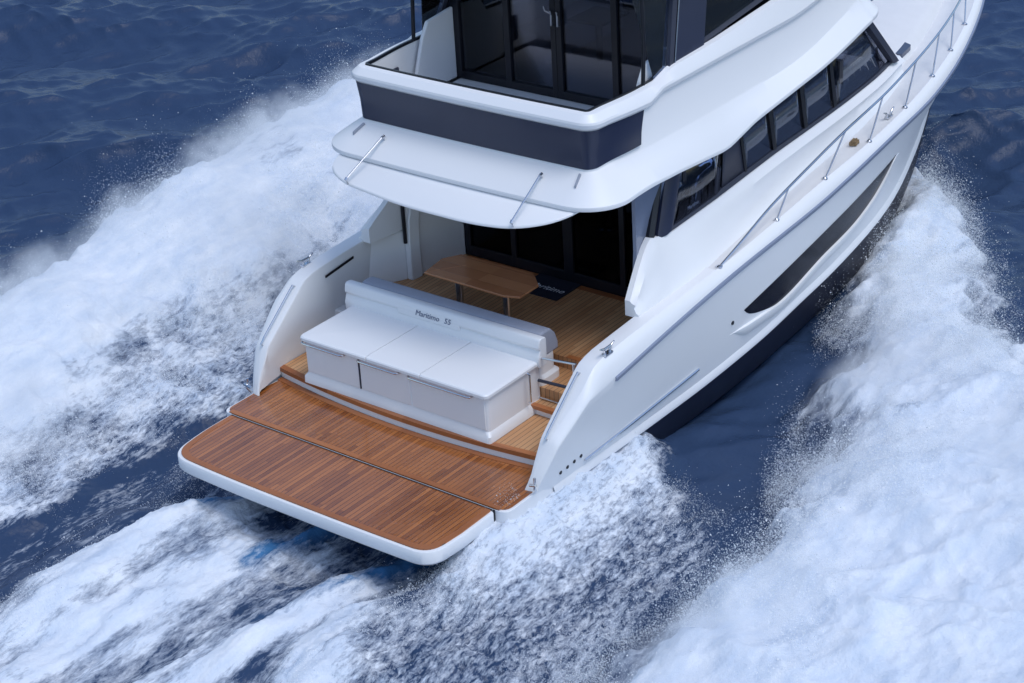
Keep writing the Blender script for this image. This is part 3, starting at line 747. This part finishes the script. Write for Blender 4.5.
_bx, _bz = (2.3,3.15,3.96,5.05,5.25,5.85,6.0,9.7), (3.11,3.13,3.10,3.02,3.03,3.165,3.185,3.575)
def zb(x): return float(np.interp(x, _bx, _bz))
def win_top(x): return zb(x)+.05
def wy(x, z):     # side-window plane leaning inboard
    t = (z-zw(x))/(win_top(x)-zw(x)); return yw(x)-.03-.17*t
for s in (1, -1):
    win = bpy.data.objects.new("saloon_window", None); COL.objects.link(win); win.parent = yacht
    def pane(xa, xb, la=0, lb=0, m=GLASS_W, nm="pane", off=0.0, zoff=0.0):
        n = 8; secs = []
        for i in range(n+1):
            t = i/n; r = []
            for k in range(2):
                a, b = xa+(la if k else 0), xb+(lb if k else 0); x = a+(b-a)*t
                z = (zw(x)+zoff+.06) if k == 0 else win_top(x)
                r.append((x, s*(wy(x, z)+off), z))
            secs.append(r)
        q = MB(); q.loft(secs)
        return q.build(nm, m, win, smooth=60, solid=.012)
    pane(4.30, 5.55, .42, .35, GLASS_D); pane(5.6, 6.2, .35, .05, GREYF, "blind_panel"); 
    for a, b in ((6.24,6.98),(7.04,7.86),(7.92,8.74)): pane(a, b)
    pane(8.80, 10.80, 0, -1.16)
    # pale panel behind the lower glass, its colour imitating the side deck's reflection
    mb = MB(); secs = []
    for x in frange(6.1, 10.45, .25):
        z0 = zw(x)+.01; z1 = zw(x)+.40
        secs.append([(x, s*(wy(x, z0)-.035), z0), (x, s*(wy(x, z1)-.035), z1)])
    mb.loft(secs); mb.build("deck_reflection_panel", BEIGE, win, smooth=20, solid=.008)
    mb = MB(); secs = []  # dark sheet added behind the glass to keep the upper panes dark
    for x in frange(5.0, 8.7, .25): secs.append([(x, s*1.35, zw(x)-.2), (x, s*1.35, win_top(x))])
    mb.loft(secs); mb.build("dark_backing", DARKIN, win, smooth=20, solid=.02)
    # sill frame
    mb = MB(); secs = []
    for x in frange(4.1, 10.95, .15):
        z = zw(x)+.004; h = .045+.03*sst((x-5.45)/.05)*sst((9-x)/4)
        secs.append([(x, s*(yw(x)-.012), z), (x, s*(wy(x, z+h)+.012), z+h), (x, s*(wy(x, z+h)-.03), z+h), (x, s*(yw(x)-.06), z)])
    mb.loft(secs, closed_sec=True, cap=True); mb.build("window_sill", GREYF, win, smooth=20)
    for xm, wd in ((6.22,.03),(7.01,.045),(7.89,.045),(8.77,.045)):
        mb = MB(); mb.loft([[(xm-wd, s*(wy(xm, z)+.014), z), (xm+wd, s*(wy(xm, z)+.014), z), (xm+wd, s*(wy(xm, z)-.04), z), (xm-wd, s*(wy(xm, z)-.04), z)] for z in (zw(xm)+.05, win_top(xm))], closed_sec=True, cap=True)
        mb.build("mullion", BLACK, win, smooth=0)
    # thick raked dark pillar aft
    for x0, w0, m_, off in ((3.70, .16, BLACK, .0), (3.88, .38, NAVY, .02)):
        secs = []
        for k in range(5):
            t = k/4; z = (zw(x0+.1)-.02)*(1-t)+(win_top(4.4))*t; xx = x0+.62*t
            yy = 2.13-.20*t+off
            secs.append([(xx, s*yy, z), (xx+w0*.5, s*(yy+.03), z), (xx+w0, s*(yy-.005), z), (xx+w0, s*(yy-.09), z), (xx, s*(yy-.09), z)])
        mb = MB(); mb.loft(secs, closed_sec=True, cap=True); mb.build("window_pillar", m_, win, smooth=50)
    # raked windscreen pillar forward
    mb = MB(); secs = []
    for k in range(5):
        t = k/4; x = 10.90-1.25*t; z = zw(10.9)+.02+(win_top(9.6)-zw(10.9)-.02)*t; yy = 1.93+.02*t
        secs.append([(x-.09, s*(yy+.035), z), (x+.06, s*(yy+.035), z), (x+.14, s*(yy-.03), z), (x+.06, s*(yy-.10), z), (x-.09, s*(yy-.08), z)])
    mb.loft(secs, closed_sec=True, cap=True); mb.build("window_pillar", GREYF, win, smooth=40)
    if s < 0:
        text_mesh("lettering", "Maritimo", .075, LETG, frame_m((4.86, -(wy(4.86, 2.24)+.014), 2.24), (1, 0, 0.04), (0, .18, 1)), win)
mb = MB(); mb.add([(9.62,-1.9,3.5),(9.62,1.9,3.5),(10.62,1.82,2.47),(10.7,.9,2.54),(10.72,0,2.56),(10.7,-.9,2.54),(10.62,-1.82,2.47)], [(0,1,2,3,4,5,6)])
mb.build("windscreen", HATCHM, house, smooth=0, solid=.02)

# ---------------------------------------------------------------- flybridge moulding
fly = bpy.data.objects.new("flybridge", None); COL.objects.link(fly); fly.parent = yacht
ypath = tab((2.9,2.0),(3.8,2.08),(7.5,2.08),(9.6,1.92))
zA = tab((2.7,3.43),(3.4,3.48),(4.2,3.50),(5.5,3.50),(6.9,3.52),(8.7,3.74),(9.8,3.90))
zB = lin((2.6,4.11),(3.85,4.085),(4.15,4.18),(7.4,4.20),(9.8,4.38))
zS = lin((2.6,4.19),(4.15,4.205),(4.5,4.31),(5.6,4.345),(7.4,4.48),(9.8,4.72))
oA_ = tab((2.6,-.055),(2.95,-.03),(3.4,.05),(3.9,.10),(5,.12),(9.8,.12))
path = []           # (x, y, nx, ny)
for x in frange(9.4, 3.05, .10): path.append((x, -ypath(x), 0, -1))
def corner(cx, cy, r, a0, a1, n=10):
    return [(cx+r*math.cos(a), cy+r*math.sin(a), math.cos(a), math.sin(a)) for a in [math.radians(a0+(a1-a0)*i/n) for i in range(n+1)]]
path += corner(2.89, -1.81, .20, 270, 180)
for i in range(1, 14):
    y = -1.81+3.62*i/14; path.append((2.69-.03*(1-(y/1.81)**2), y, -1, 0))
path += corner(2.89, 1.81, .20, 180, 90)
for x in frange(3.05, 9.4, .10): path.append((x, ypath(x), 0, 1))
path += corner(9.42, 1.62, .30, 90, 0)
for i in range(1, 8): path.append((9.72, 1.62-3.24*i/8, 1, 0))
path += corner(9.42, -1.62, .30, 0, -90)
def fly_par(x):
    w = sst((x-2.75)/.9)
    ob = .42*(1-w)+.36*w
    oa = oA_(max(2.62, x)); 
    zbx = 3.08*(1-w)+zb(min(9.7, x))*w
    zm = 3.315*(1-w)+(zA(x)*.6+zbx*.4)*w; om = .16*(1-w)+(oa*.5+.36*.5-.0)*w
    return oa, zA(max(2.7, x)), zB(max(2.6, x)), zS(max(2.6, x)), om, zm, ob+0.02*w, zbx
secs = []
for x, y, nx_, ny_ in path:
    xx = max(2.6, min(9.8, x)); oa, za, zbb, zs, om, zm, ob, zbx = fly_par(xx)
    sec = [(-.17, 3.45), (-.17, zs-.01), (-.13, zs+.015), (-.05, zs+.004), (.045, zbb+.01), (.055, zbb-.02), (.045, zbb-.07), (.0, zbb-.105), (oa*.5-.015, (za+zbb-.1)/2), (oa-.004, za+.03), (oa+.006, za), (om, zm), (ob-.006, zbx+.055), (ob, zbx+.035), (ob-.004, zbx), (ob-.30, zbx+.0), (-.50, zbx+.03)]
    secs.append([(x+nx_*o, y+ny_*o, z) for o, z in sec])
mb = MB(); mb.loft(secs, closed_path=True); mb.build("flybridge_moulding", WHITE, fly, smooth=27)
# floor / soffit slab
mb = MB(); mb.prism([(3.15,-1.75),(9.4,-1.75),(9.4,1.75),(3.15,1.75)], 3.12, 3.44); mb.build("flybridge_floor", DECKW, fly, smooth=0)
# dark wrap-round band
bs = []
for x, y, nx_, ny_ in path:
    if x > 3.82 : continue
    oa, za, zbb, zs, *_ = fly_par(max(2.6, x)); t = sst((x-3.0)/.9)
    top = (.004, zbb-.108); bot = (oa-.006, za+.032)
    lo = bot[1]+(3.585-bot[1])*max(0, (x-3.0)/.8) if x > 3.0 else bot[1]
    row = []
    for k in range(7):
        z = top[1]+(lo-top[1])*k/6
        # interpolate on the moulding between its three section points
        z1, o1 = zbb-.105, 0.0; z2, o2 = (za+zbb-.1)/2, oa*.5-.015; z3, o3 = za+.03, oa-.004
        o = o1+(o2-o1)*(z1-z)/(z1-z2) if z > z2 else o2+(o3-o2)*(z2-z)/(z2-z3)
        row.append((x+nx_*(o+.008)-(.20*k/6*min(1, max(0, (x-3.0)/.8)) if abs(ny_) > .9 else 0), y+ny_*(o+.008), z))
    bs.append((y, row))
idx = [r for yy, r in bs]
# path order runs starboard -> port continuously
mb = MB(); mb.loft(idx); mb.build("dark_band", NAVY, fly, smooth=45)
# black cap rail along the inner coaming
mb = MB(); rows = []
for x, y, nx_, ny_ in path:
    if x > 4.25: continue
    z = zS(max(2.6, x))+.018; rows.append([(x-nx_*(.175), y-ny_*(.175), z-.03), (x-nx_*.175, y-ny_*.175, z+.01), (x-nx_*.145, y-ny_*.145, z+.012), (x-nx_*.14, y-ny_*.14, z-.005)])
mb.loft(rows, closed_sec=True, cap=True); mb.build("cap_rail", BLACK, fly, smooth=20)
# thin lower awning
pts = rounded([(2.62,2.02),(2.05,1.96),(1.83,1.52),(1.70,.4),(1.70,-.8),(1.80,-1.42),(2.12,-1.90),(2.62,-2.12)], [0,.25,.3,.4,.4,.4,.35,0], 6)
def awz(x): return 2.885+.25*(x-1.7)/.9
mb = MB(); mb.loft([[(2.3+(a-2.3)*k, b*k2, awz(2.3+(a-2.3)*k)+h) for a, b in pts] for k, k2, h in ((.97,.985,-.035),(1,1,-.02),(1,1,.0),(.97,.985,.016))], closed_sec=True, cap=True)
mb.build("awning", WHITE, fly, smooth=50)
for s in (1, -1):
    mb = MB(); mb.tube([(2.53, s*1.325, 3.26), (2.51, s*1.327, 3.385), (1.78, s*1.39, 3.01), (1.80, s*1.39, 2.93)], .014, 8)
    mb.tube([(1.80, s*1.388, 3.02), (1.77, s*1.392, 2.99)], .026, 8); mb.tube([(2.53, s*1.325, 3.375), (2.48, s*1.33, 3.365)], .024, 8)
    mb.build("awning_strut", STEEL, fly)
    mb = MB(); mb.add([(2.68,s*1.80,3.425),(2.68,s*1.835,3.425),(2.50,s*1.875,3.345),(2.50,s*1.86,3.345),(2.68,s*1.80,3.38),(2.68,s*1.835,3.38),(2.50,s*1.875,3.30),(2.50,s*1.86,3.30)], [(0,1,2,3),(4,5,6,7),(0,1,5,4),(1,2,6,5),(2,3,7,6),(3,0,4,7)])
    mb.build("drain_slot", SEAM, fly, smooth=0)

# flybridge cabin: aft glass doors
cab = bpy.data.objects.new("flybridge_cabin", None); COL.objects.link(cab); cab.parent = yacht
XC = 4.70; ROOF = 5.42
mb = MB(); mb.box(XC, XC+.09, -1.72, 1.84, 3.445, 3.56); mb.box(XC, XC+.09, -1.72, 1.80, 5.28, ROOF)
for y, wd in ((1.78,.07),(.86,.05),(.05,.045),(-.045,.045),(-.97,.05),(-1.68,.03)): mb.box(XC-.003, XC+.093, y-wd, y+wd, 3.45, 5.4)
mb.build("door_frame", BLACK, cab, smooth=0, bevel=.008)
for a, b in ((1.73,.88),(.83,.07),(-.07,-.94),(-1.0,-1.66)):
    mb = MB(); mb.box(XC+.035, XC+.05, b, a, 3.55, 5.3); mb.build("glass_panel", GLASS_D, cab, smooth=0)
mb = MB()
for y in (.03, -.075): mb.tube([(XC-.005, y, 4.50), (XC-.05, y, 4.51), (XC-.05, y, 4.66), (XC-.05, y+.02, 4.70), (XC-.005, y+.02, 4.71)], .016, 8)
mb.tube([(XC-.03, .03, 4.66), (XC-.05, .13, 4.70), (XC-.05, .16, 4.76)], .014, 8); mb.build("door_handle", STEEL, cab)
mb = MB(); mb.box(XC+.1, 9.3, -1.72, 1.72, 3.442, 3.47); mb.build("cabin_floor", BEIGE, cab, smooth=0)
for args in ((5.5,6.2,-1.6,-1.0,3.47,3.72),(5.75,6.3,-1.6,-1.05,3.72,3.98),(6.05,6.4,-1.6,-1.1,3.98,4.25)):
    mb = MB(); mb.box(*args); mb.build("stair_tread", UPHOL, cab, smooth=0, bevel=.03)
mb = MB(); mb.box(5.6, 7.6, .9, 1.68, 3.47, 3.92); mb.box(5.6, 7.6, 1.45, 1.68, 3.92, 4.35); mb.build("sofa", UPHOL, cab, smooth=0, bevel=.05)
mb = MB(); mb.box(5.9, 6.6, .1, .7, 4.10, 4.14); mb.tube([(6.25,.4,3.47),(6.25,.4,4.1)], .05); mb.build("cabin_table", DARKIN, cab, smooth=0, bevel=.01)
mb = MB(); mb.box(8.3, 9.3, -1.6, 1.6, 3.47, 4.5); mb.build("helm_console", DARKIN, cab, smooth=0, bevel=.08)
# cabin sides
for s in (1, -1):
    def cy(z): return s*(1.93-.20*(z-4.3)/1.1)
    def slab(nm, m_, pts, th=.03):
        q = MB(); q.add([(x, cy(z), z) for x, z in pts], [tuple(range(len(pts)))]); return q.build(nm, m_, cab, smooth=0, solid=th)
    slab("wing_pane", GLASS_C, [(4.18,4.22),(4.46,4.29),(4.92,5.36),(4.02,5.36)], .01)
    slab("cabin_pillar", GREYF, [(4.48,4.275),(4.58,4.295),(5.06,5.40),(4.94,5.40)], .06)
    slab("pillar_trim", STEEL, [(4.60,4.30),(4.63,4.305),(5.11,5.40),(5.08,5.40)], .065)
    slab("dark_side_panel", NAVY, [(4.65,4.29),(5.34,4.33),(5.80,5.40),(5.12,5.40)], .05)
    slab("pillar_trim", STEEL, [(5.36,4.335),(5.385,4.335),(5.86,5.40),(5.83,5.40)], .055)
    slab("side_window", GLASS_D, [(5.42,4.42),(9.2,4.80),(8.2,5.38),(5.86,5.38)], .012)
    slab("window_sill", GREYF, [(5.40,4.34),(9.5,4.74),(9.25,4.85),(5.44,4.45)], .04)
    slab("window_sill", GREYF, [(5.84,5.33),(8.3,5.33),(8.2,5.41),(5.87,5.41)], .04)
    # inner wing plates beside the doors
    q = MB(); q.prism([(3.72,3.45),(4.70,3.45),(4.70,4.50),(4.14,4.44),(4.0,4.22)], s*1.80, s*1.86, 'y'); q.build("wing_plate", WHITE, cab, smooth=0, bevel=.02)
    q = MB(); q.tube([(3.96, s*1.93, 4.19), (4.0, s*1.93, 4.75), (4.02, s*1.90, 5.36)], .028, 10); q.build("roof_pole", BLACK, cab)
mb = MB(); mb.box(3.05, 3.55, 1.868, 1.905, 3.55, 3.95); mb.build("side_locker", GREYF, cab, smooth=0, bevel=.02)
# hardtop
ho = rounded([(3.55,-1.35),(3.98,-2.02),(9.0,-1.85),(9.6,-1.2),(9.6,1.2),(9.0,1.85),(3.98,2.02),(3.55,1.35)], [.7,.6,.5,.5,.5,.5,.6,.7], 8)
mb = MB(); mb.loft([[(6.5+(a-6.5)*k, b*k, z) for a, b in ho] for k, z in ((.985,5.38),(1.0,5.41),(1.0,5.47),(.985,5.51),(.94,5.54))], closed_sec=True, cap=True)
mb.build("hardtop", WHITE, cab, smooth=40)

# ================================================================== LOOSE THINGS
mb = MB(); mb.prism(rounded([(4.13,.52),(4.13,-.22),(4.738,-.22),(4.738,.52)], .015, 3), 0.6275, .638)
mat_o = mb.build("door_mat", MATM, None, smooth=0)
tag(mat_o, "navy door mat with white lettering lying before the saloon doors", "mat")
text_mesh("lettering", "Maritimo", .17, LETW, frame_m((4.40, .15, .6385), (0, -1, 0), (1, 0, 0)), mat_o, .001)
mb = MB()
_r = random.Random(3)
bmx = bmesh.new(); bmesh.ops.create_icosphere(bmx, subdivisions=3, radius=1)
cx, cy_, cz = 8.72, -2.42, zd(8.72)
for v in bmx.verts:
    n = 1+.22*math.sin(7*v.co.x+3*v.co.y)+.16*math.sin(11*v.co.y+5*v.co.z)
    v.co = Vector((cx+v.co.x*.10*n, cy_+v.co.y*.055*n, cz+.03+max(-.03, v.co.z*.05*n)))
me2 = bpy.data.meshes.new("bundle"); bmx.to_mesh(me2); bmx.free(); me2.materials.append(TAN)
bo = bpy.data.objects.new("bundle", me2); COL.objects.link(bo)
tag(bo, "small tan bundle lying on the starboard side deck near the rail", "bundle")

# ================================================================== SPRAY
rs_ = np.random.RandomState(5)
def spray_points(poly, n, hmax, edge_lo, edge_hi, jit=0.35):
    P = np.array(poly); lo = P.min(0)-0.6; hi = P.max(0)+0.6
    lo[0] = max(lo[0], -6.0); hi[0] = min(hi[0], 14); lo[1] = max(lo[1], -9.5); hi[1] = min(hi[1], 10.8)
    out = []; got = 0
    while got < n:
        x = lo[0]+(hi[0]-lo[0])*rs_.rand(n*3); y = lo[1]+(hi[1]-lo[1])*rs_.rand(n*3)
        d = sdist(poly, x+(fbm(x*.7, y*.7, 3, 1)-.5)*1.3, y+(fbm(x*.7+40, y*.7, 3, 2)-.5)*1.3)
        clump = fbm(x*1.1+5, y*1.1, 4, 4)
        pr = ss(edge_lo, edge_lo+.35, d)*ss(edge_hi, edge_hi*.3, d)*ss(.40, .62, clump)
        k = rs_.rand(len(x)) < pr
        out.append(np.stack([x[k], y[k]], 1)); got += int(k.sum())
    return np.concatenate(out)[:n], hmax
parts = []
for poly, n, hm, a, b in ((LEFT, 420000, .62, -.6, 2.8), (RIGHT, 420000, .6, -.35, 2.6), (WASH, 36000, .14, -.35, 1.2), (TRAIL, 30000, .12, -.3, 1.2), (LUMP, 24000, .12, -.3, 1.2)):
    xy, hm = spray_points(poly, n, hm, a, b)
    h = rs_.exponential(hm*.33, n)
    parts.append(np.concatenate([xy, h[:, None]], 1))
pp = np.concatenate(parts)
dxp, dyp, zp, fp, tp, sp_ = sea_fields(pp[:, 0].copy(), pp[:, 1].copy(), np.full(len(pp), .04))
pos = np.stack([pp[:, 0]+dxp, pp[:, 1]+dyp, zp+pp[:, 2]+.005], 1)
# keep spray off the boat: nothing inside the hull's plan above the waterline
hbv = np.array([hb(float(v)) if 0.2 < v < 17 else 0 for v in pos[:, 0]])
keep = ~((np.abs(pos[:, 1]) < np.where(pos[:, 0] > 9.5, hbv*.7, hbv-.15)) & (pos[:, 0] > .3) & (pos[:, 0] < 17))
keep &= ~((np.abs(pos[:, 1]) < 2.35) & (pos[:, 0] > -1.3) & (pos[:, 0] < .4) & (pos[:, 2] > -.25))
pos = pos[keep]
# a few drops thrown onto the starboard corner of the platform
nd_ = 260; a_ = np.abs(rs_.normal(0, .22, nd_)); b_ = np.abs(rs_.normal(0, .16, nd_))
pos = np.concatenate([pos, np.stack([.42-a_*.9+b_*.6, -2.38+b_, np.full(nd_, .014)+rs_.exponential(.012, nd_)], 1)])
N = len(pos)
size = np.clip(np.exp(rs_.normal(math.log(.0043), .50, N)), .002, .022)
tri = np.array([(1,0,0),(-.5,.87,0),(-.5,-.87,0)], float)
A = rs_.normal(size=(N, 3, 3)); Q = np.linalg.qr(A)[0]
V = pos[:, None, :] + size[:, None, None]*np.einsum('kj,nij->nki', tri, Q)
T = np.arange(N*3).reshape(-1, 3)
me3 = bpy.data.meshes.new("spray")
me3.vertices.add(N*3); me3.vertices.foreach_set("co", V.astype(np.float32).ravel())
me3.loops.add(T.size); me3.loops.foreach_set("vertex_index", T.astype(np.int32).ravel())
me3.polygons.add(len(T)); me3.polygons.foreach_set("loop_start", (np.arange(len(T))*3).astype(np.int32))
me3.update(calc_edges=True)
SPR, nt, p = mat("spray_droplets"); nt.nodes.remove(p)
df = nd(nt, "ShaderNodeBsdfDiffuse"); tl = nd(nt, "ShaderNodeBsdfTranslucent"); mx = nd(nt, "ShaderNodeMixShader"); mx.inputs[0].default_value = 0.5
df.inputs[0].default_value = (0.93, 0.95, 0.97, 1); tl.inputs[0].default_value = (0.93, 0.95, 0.97, 1)
nt.links.new(df.outputs[0], mx.inputs[1]); nt.links.new(tl.outputs[0], mx.inputs[2]); nt.links.new(mx.outputs[0], nt.nodes["Material Output"].inputs[0])
me3.materials.append(SPR)
spr = bpy.data.objects.new("spray", me3); COL.objects.link(spr)
tag(spr, "white droplets of spray flung up along both sides of the wake", "spray", kind="stuff")

# ================================================================== MIST hanging over the two bow waves
def mist(name, poly, x0, x1, y0, y1, T, dens, label, step=0.14):
    xs = np.arange(x0, x1, step); ys = np.arange(y0, y1, step)
    X, Y = np.meshgrid(xs, ys, indexing='ij')
    wx = (fbm(X*.7, Y*.7, 3, 1)-.5)*1.3; wy = (fbm(X*.7+40, Y*.7, 3, 2)-.5)*1.3
    d = sdist(poly, X+wx, Y+wy)
    _, _, Z, _, _, _ = sea_fields(X.copy(), Y.copy(), np.full(X.shape, .3))
    t = T*ss(-.6, .9, d)*(0.25+1.1*ss(.3, .75, fbm(X*.55+9, Y*.55, 4, 3)))
    hbx = np.array([hb(float(v)) for v in xs])[:, None]
    ycx = np.array([max(0, yc(float(v))) if 0 < v < 16.4 else 0 for v in xs])[:, None]
    t *= np.where((np.abs(Y) < np.where(X > 6, ycx+.12, hbx+.25)) & (X > -1.5) & (X < 16), 0, 1)
    ok = t > .05
    cell = ok[:-1, :-1] & ok[1:, :-1] & ok[:-1, 1:] & ok[1:, 1:]
    nx, ny = X.shape; base = nx*ny
    top = np.stack([X, Y, Z+t], -1).reshape(-1, 3); bot = np.stack([X, Y, Z-.30], -1).reshape(-1, 3)
    F = []
    for i in range(nx-1):
        for j in range(ny-1):
            if not cell[i, j]: continue
            a, b, c, e = i*ny+j, (i+1)*ny+j, (i+1)*ny+j+1, i*ny+j+1
            F.append((a, b, c, e)); F.append((base+a, base+e, base+c, base+b))
            if j == 0 or not cell[i, j-1]: F.append((a, base+a, base+b, b))
            if j == ny-2 or not cell[i, j+1]: F.append((e, c, base+c, base+e))
            if i == 0 or not cell[i-1, j]: F.append((a, e, base+e, base+a))
            if i == nx-2 or not cell[i+1, j]: F.append((b, base+b, base+c, c))
    used = sorted({v for f in F for v in f}); rm = {v: k for k, v in enumerate(used)}
    V = np.concatenate([top, bot])[used]
    me = bpy.data.meshes.new(name); me.from_pydata([tuple(map(float, v)) for v in V], [], [tuple(rm[v] for v in f) for f in F]); me.update()
    o = bpy.data.objects.new(name, me); COL.objects.link(o)
    ng = bpy.data.node_groups.new(name, 'GeometryNodeTree')
    ng.interface.new_socket("Geometry", in_out='INPUT', socket_type='NodeSocketGeometry')
    ng.interface.new_socket("Geometry", in_out='OUTPUT', socket_type='NodeSocketGeometry')
    gi = ng.nodes.new("NodeGroupInput"); go = ng.nodes.new("NodeGroupOutput")
    mv = ng.nodes.new("GeometryNodeMeshToVolume")
    mv.resolution_mode = 'VOXEL_SIZE'
    mv.inputs["Voxel Size"].default_value = 0.07; mv.inputs["Density"].default_value = 1.0; mv.inputs["Interior Band Width"].default_value = 0.45
    sm = ng.nodes.new("GeometryNodeSetMaterial"); sm.inputs["Material"].default_value = MIST
    ng.links.new(gi.outputs[0], mv.inputs["Mesh"]); ng.links.new(mv.outputs[0], sm.inputs[0]); ng.links.new(sm.outputs[0], go.inputs[0])
    md = o.modifiers.new("mist", 'NODES'); md.node_group = ng
    me.materials.append(MIST)
    return tag(o, label, "mist", kind="stuff")
MIST = bpy.data.materials.new("spray_mist"); MIST.use_nodes = True
nt = MIST.node_tree; nt.nodes.remove(nt.nodes["Principled BSDF"])
pv = nd(nt, "ShaderNodeVolumePrincipled"); pv.inputs["Color"].default_value = (0.995, 0.997, 1.0, 1); pv.inputs["Anisotropy"].default_value = 0.2
tc = nd(nt, "ShaderNodeTexCoord"); no = nd(nt, "ShaderNodeTexNoise", i_Scale=4.2, i_Detail=7.0, i_Roughness=0.72)
nt.links.new(tc.outputs["Object"], no.inputs["Vector"])
dn = math_n(nt, 'MULTIPLY_ADD', no.outputs[0], 3.4, -1.25, clamp=True)
nt.links.new(math_n(nt, 'MULTIPLY', dn, 3.2), pv.inputs["Density"])
nt.links.new(pv.outputs[0], nt.nodes["Material Output"].inputs["Volume"])
mist("mist", LEFT, -7.0, 14.4, 2.2, 10.4, 0.50, 7, "white mist of fine spray hanging over the wave on the port side")
mist("mist", RIGHT, -6.5, 14.8, -10.0, -0.4, 0.32, 7, "white mist of fine spray hanging over the wave on the starboard side")
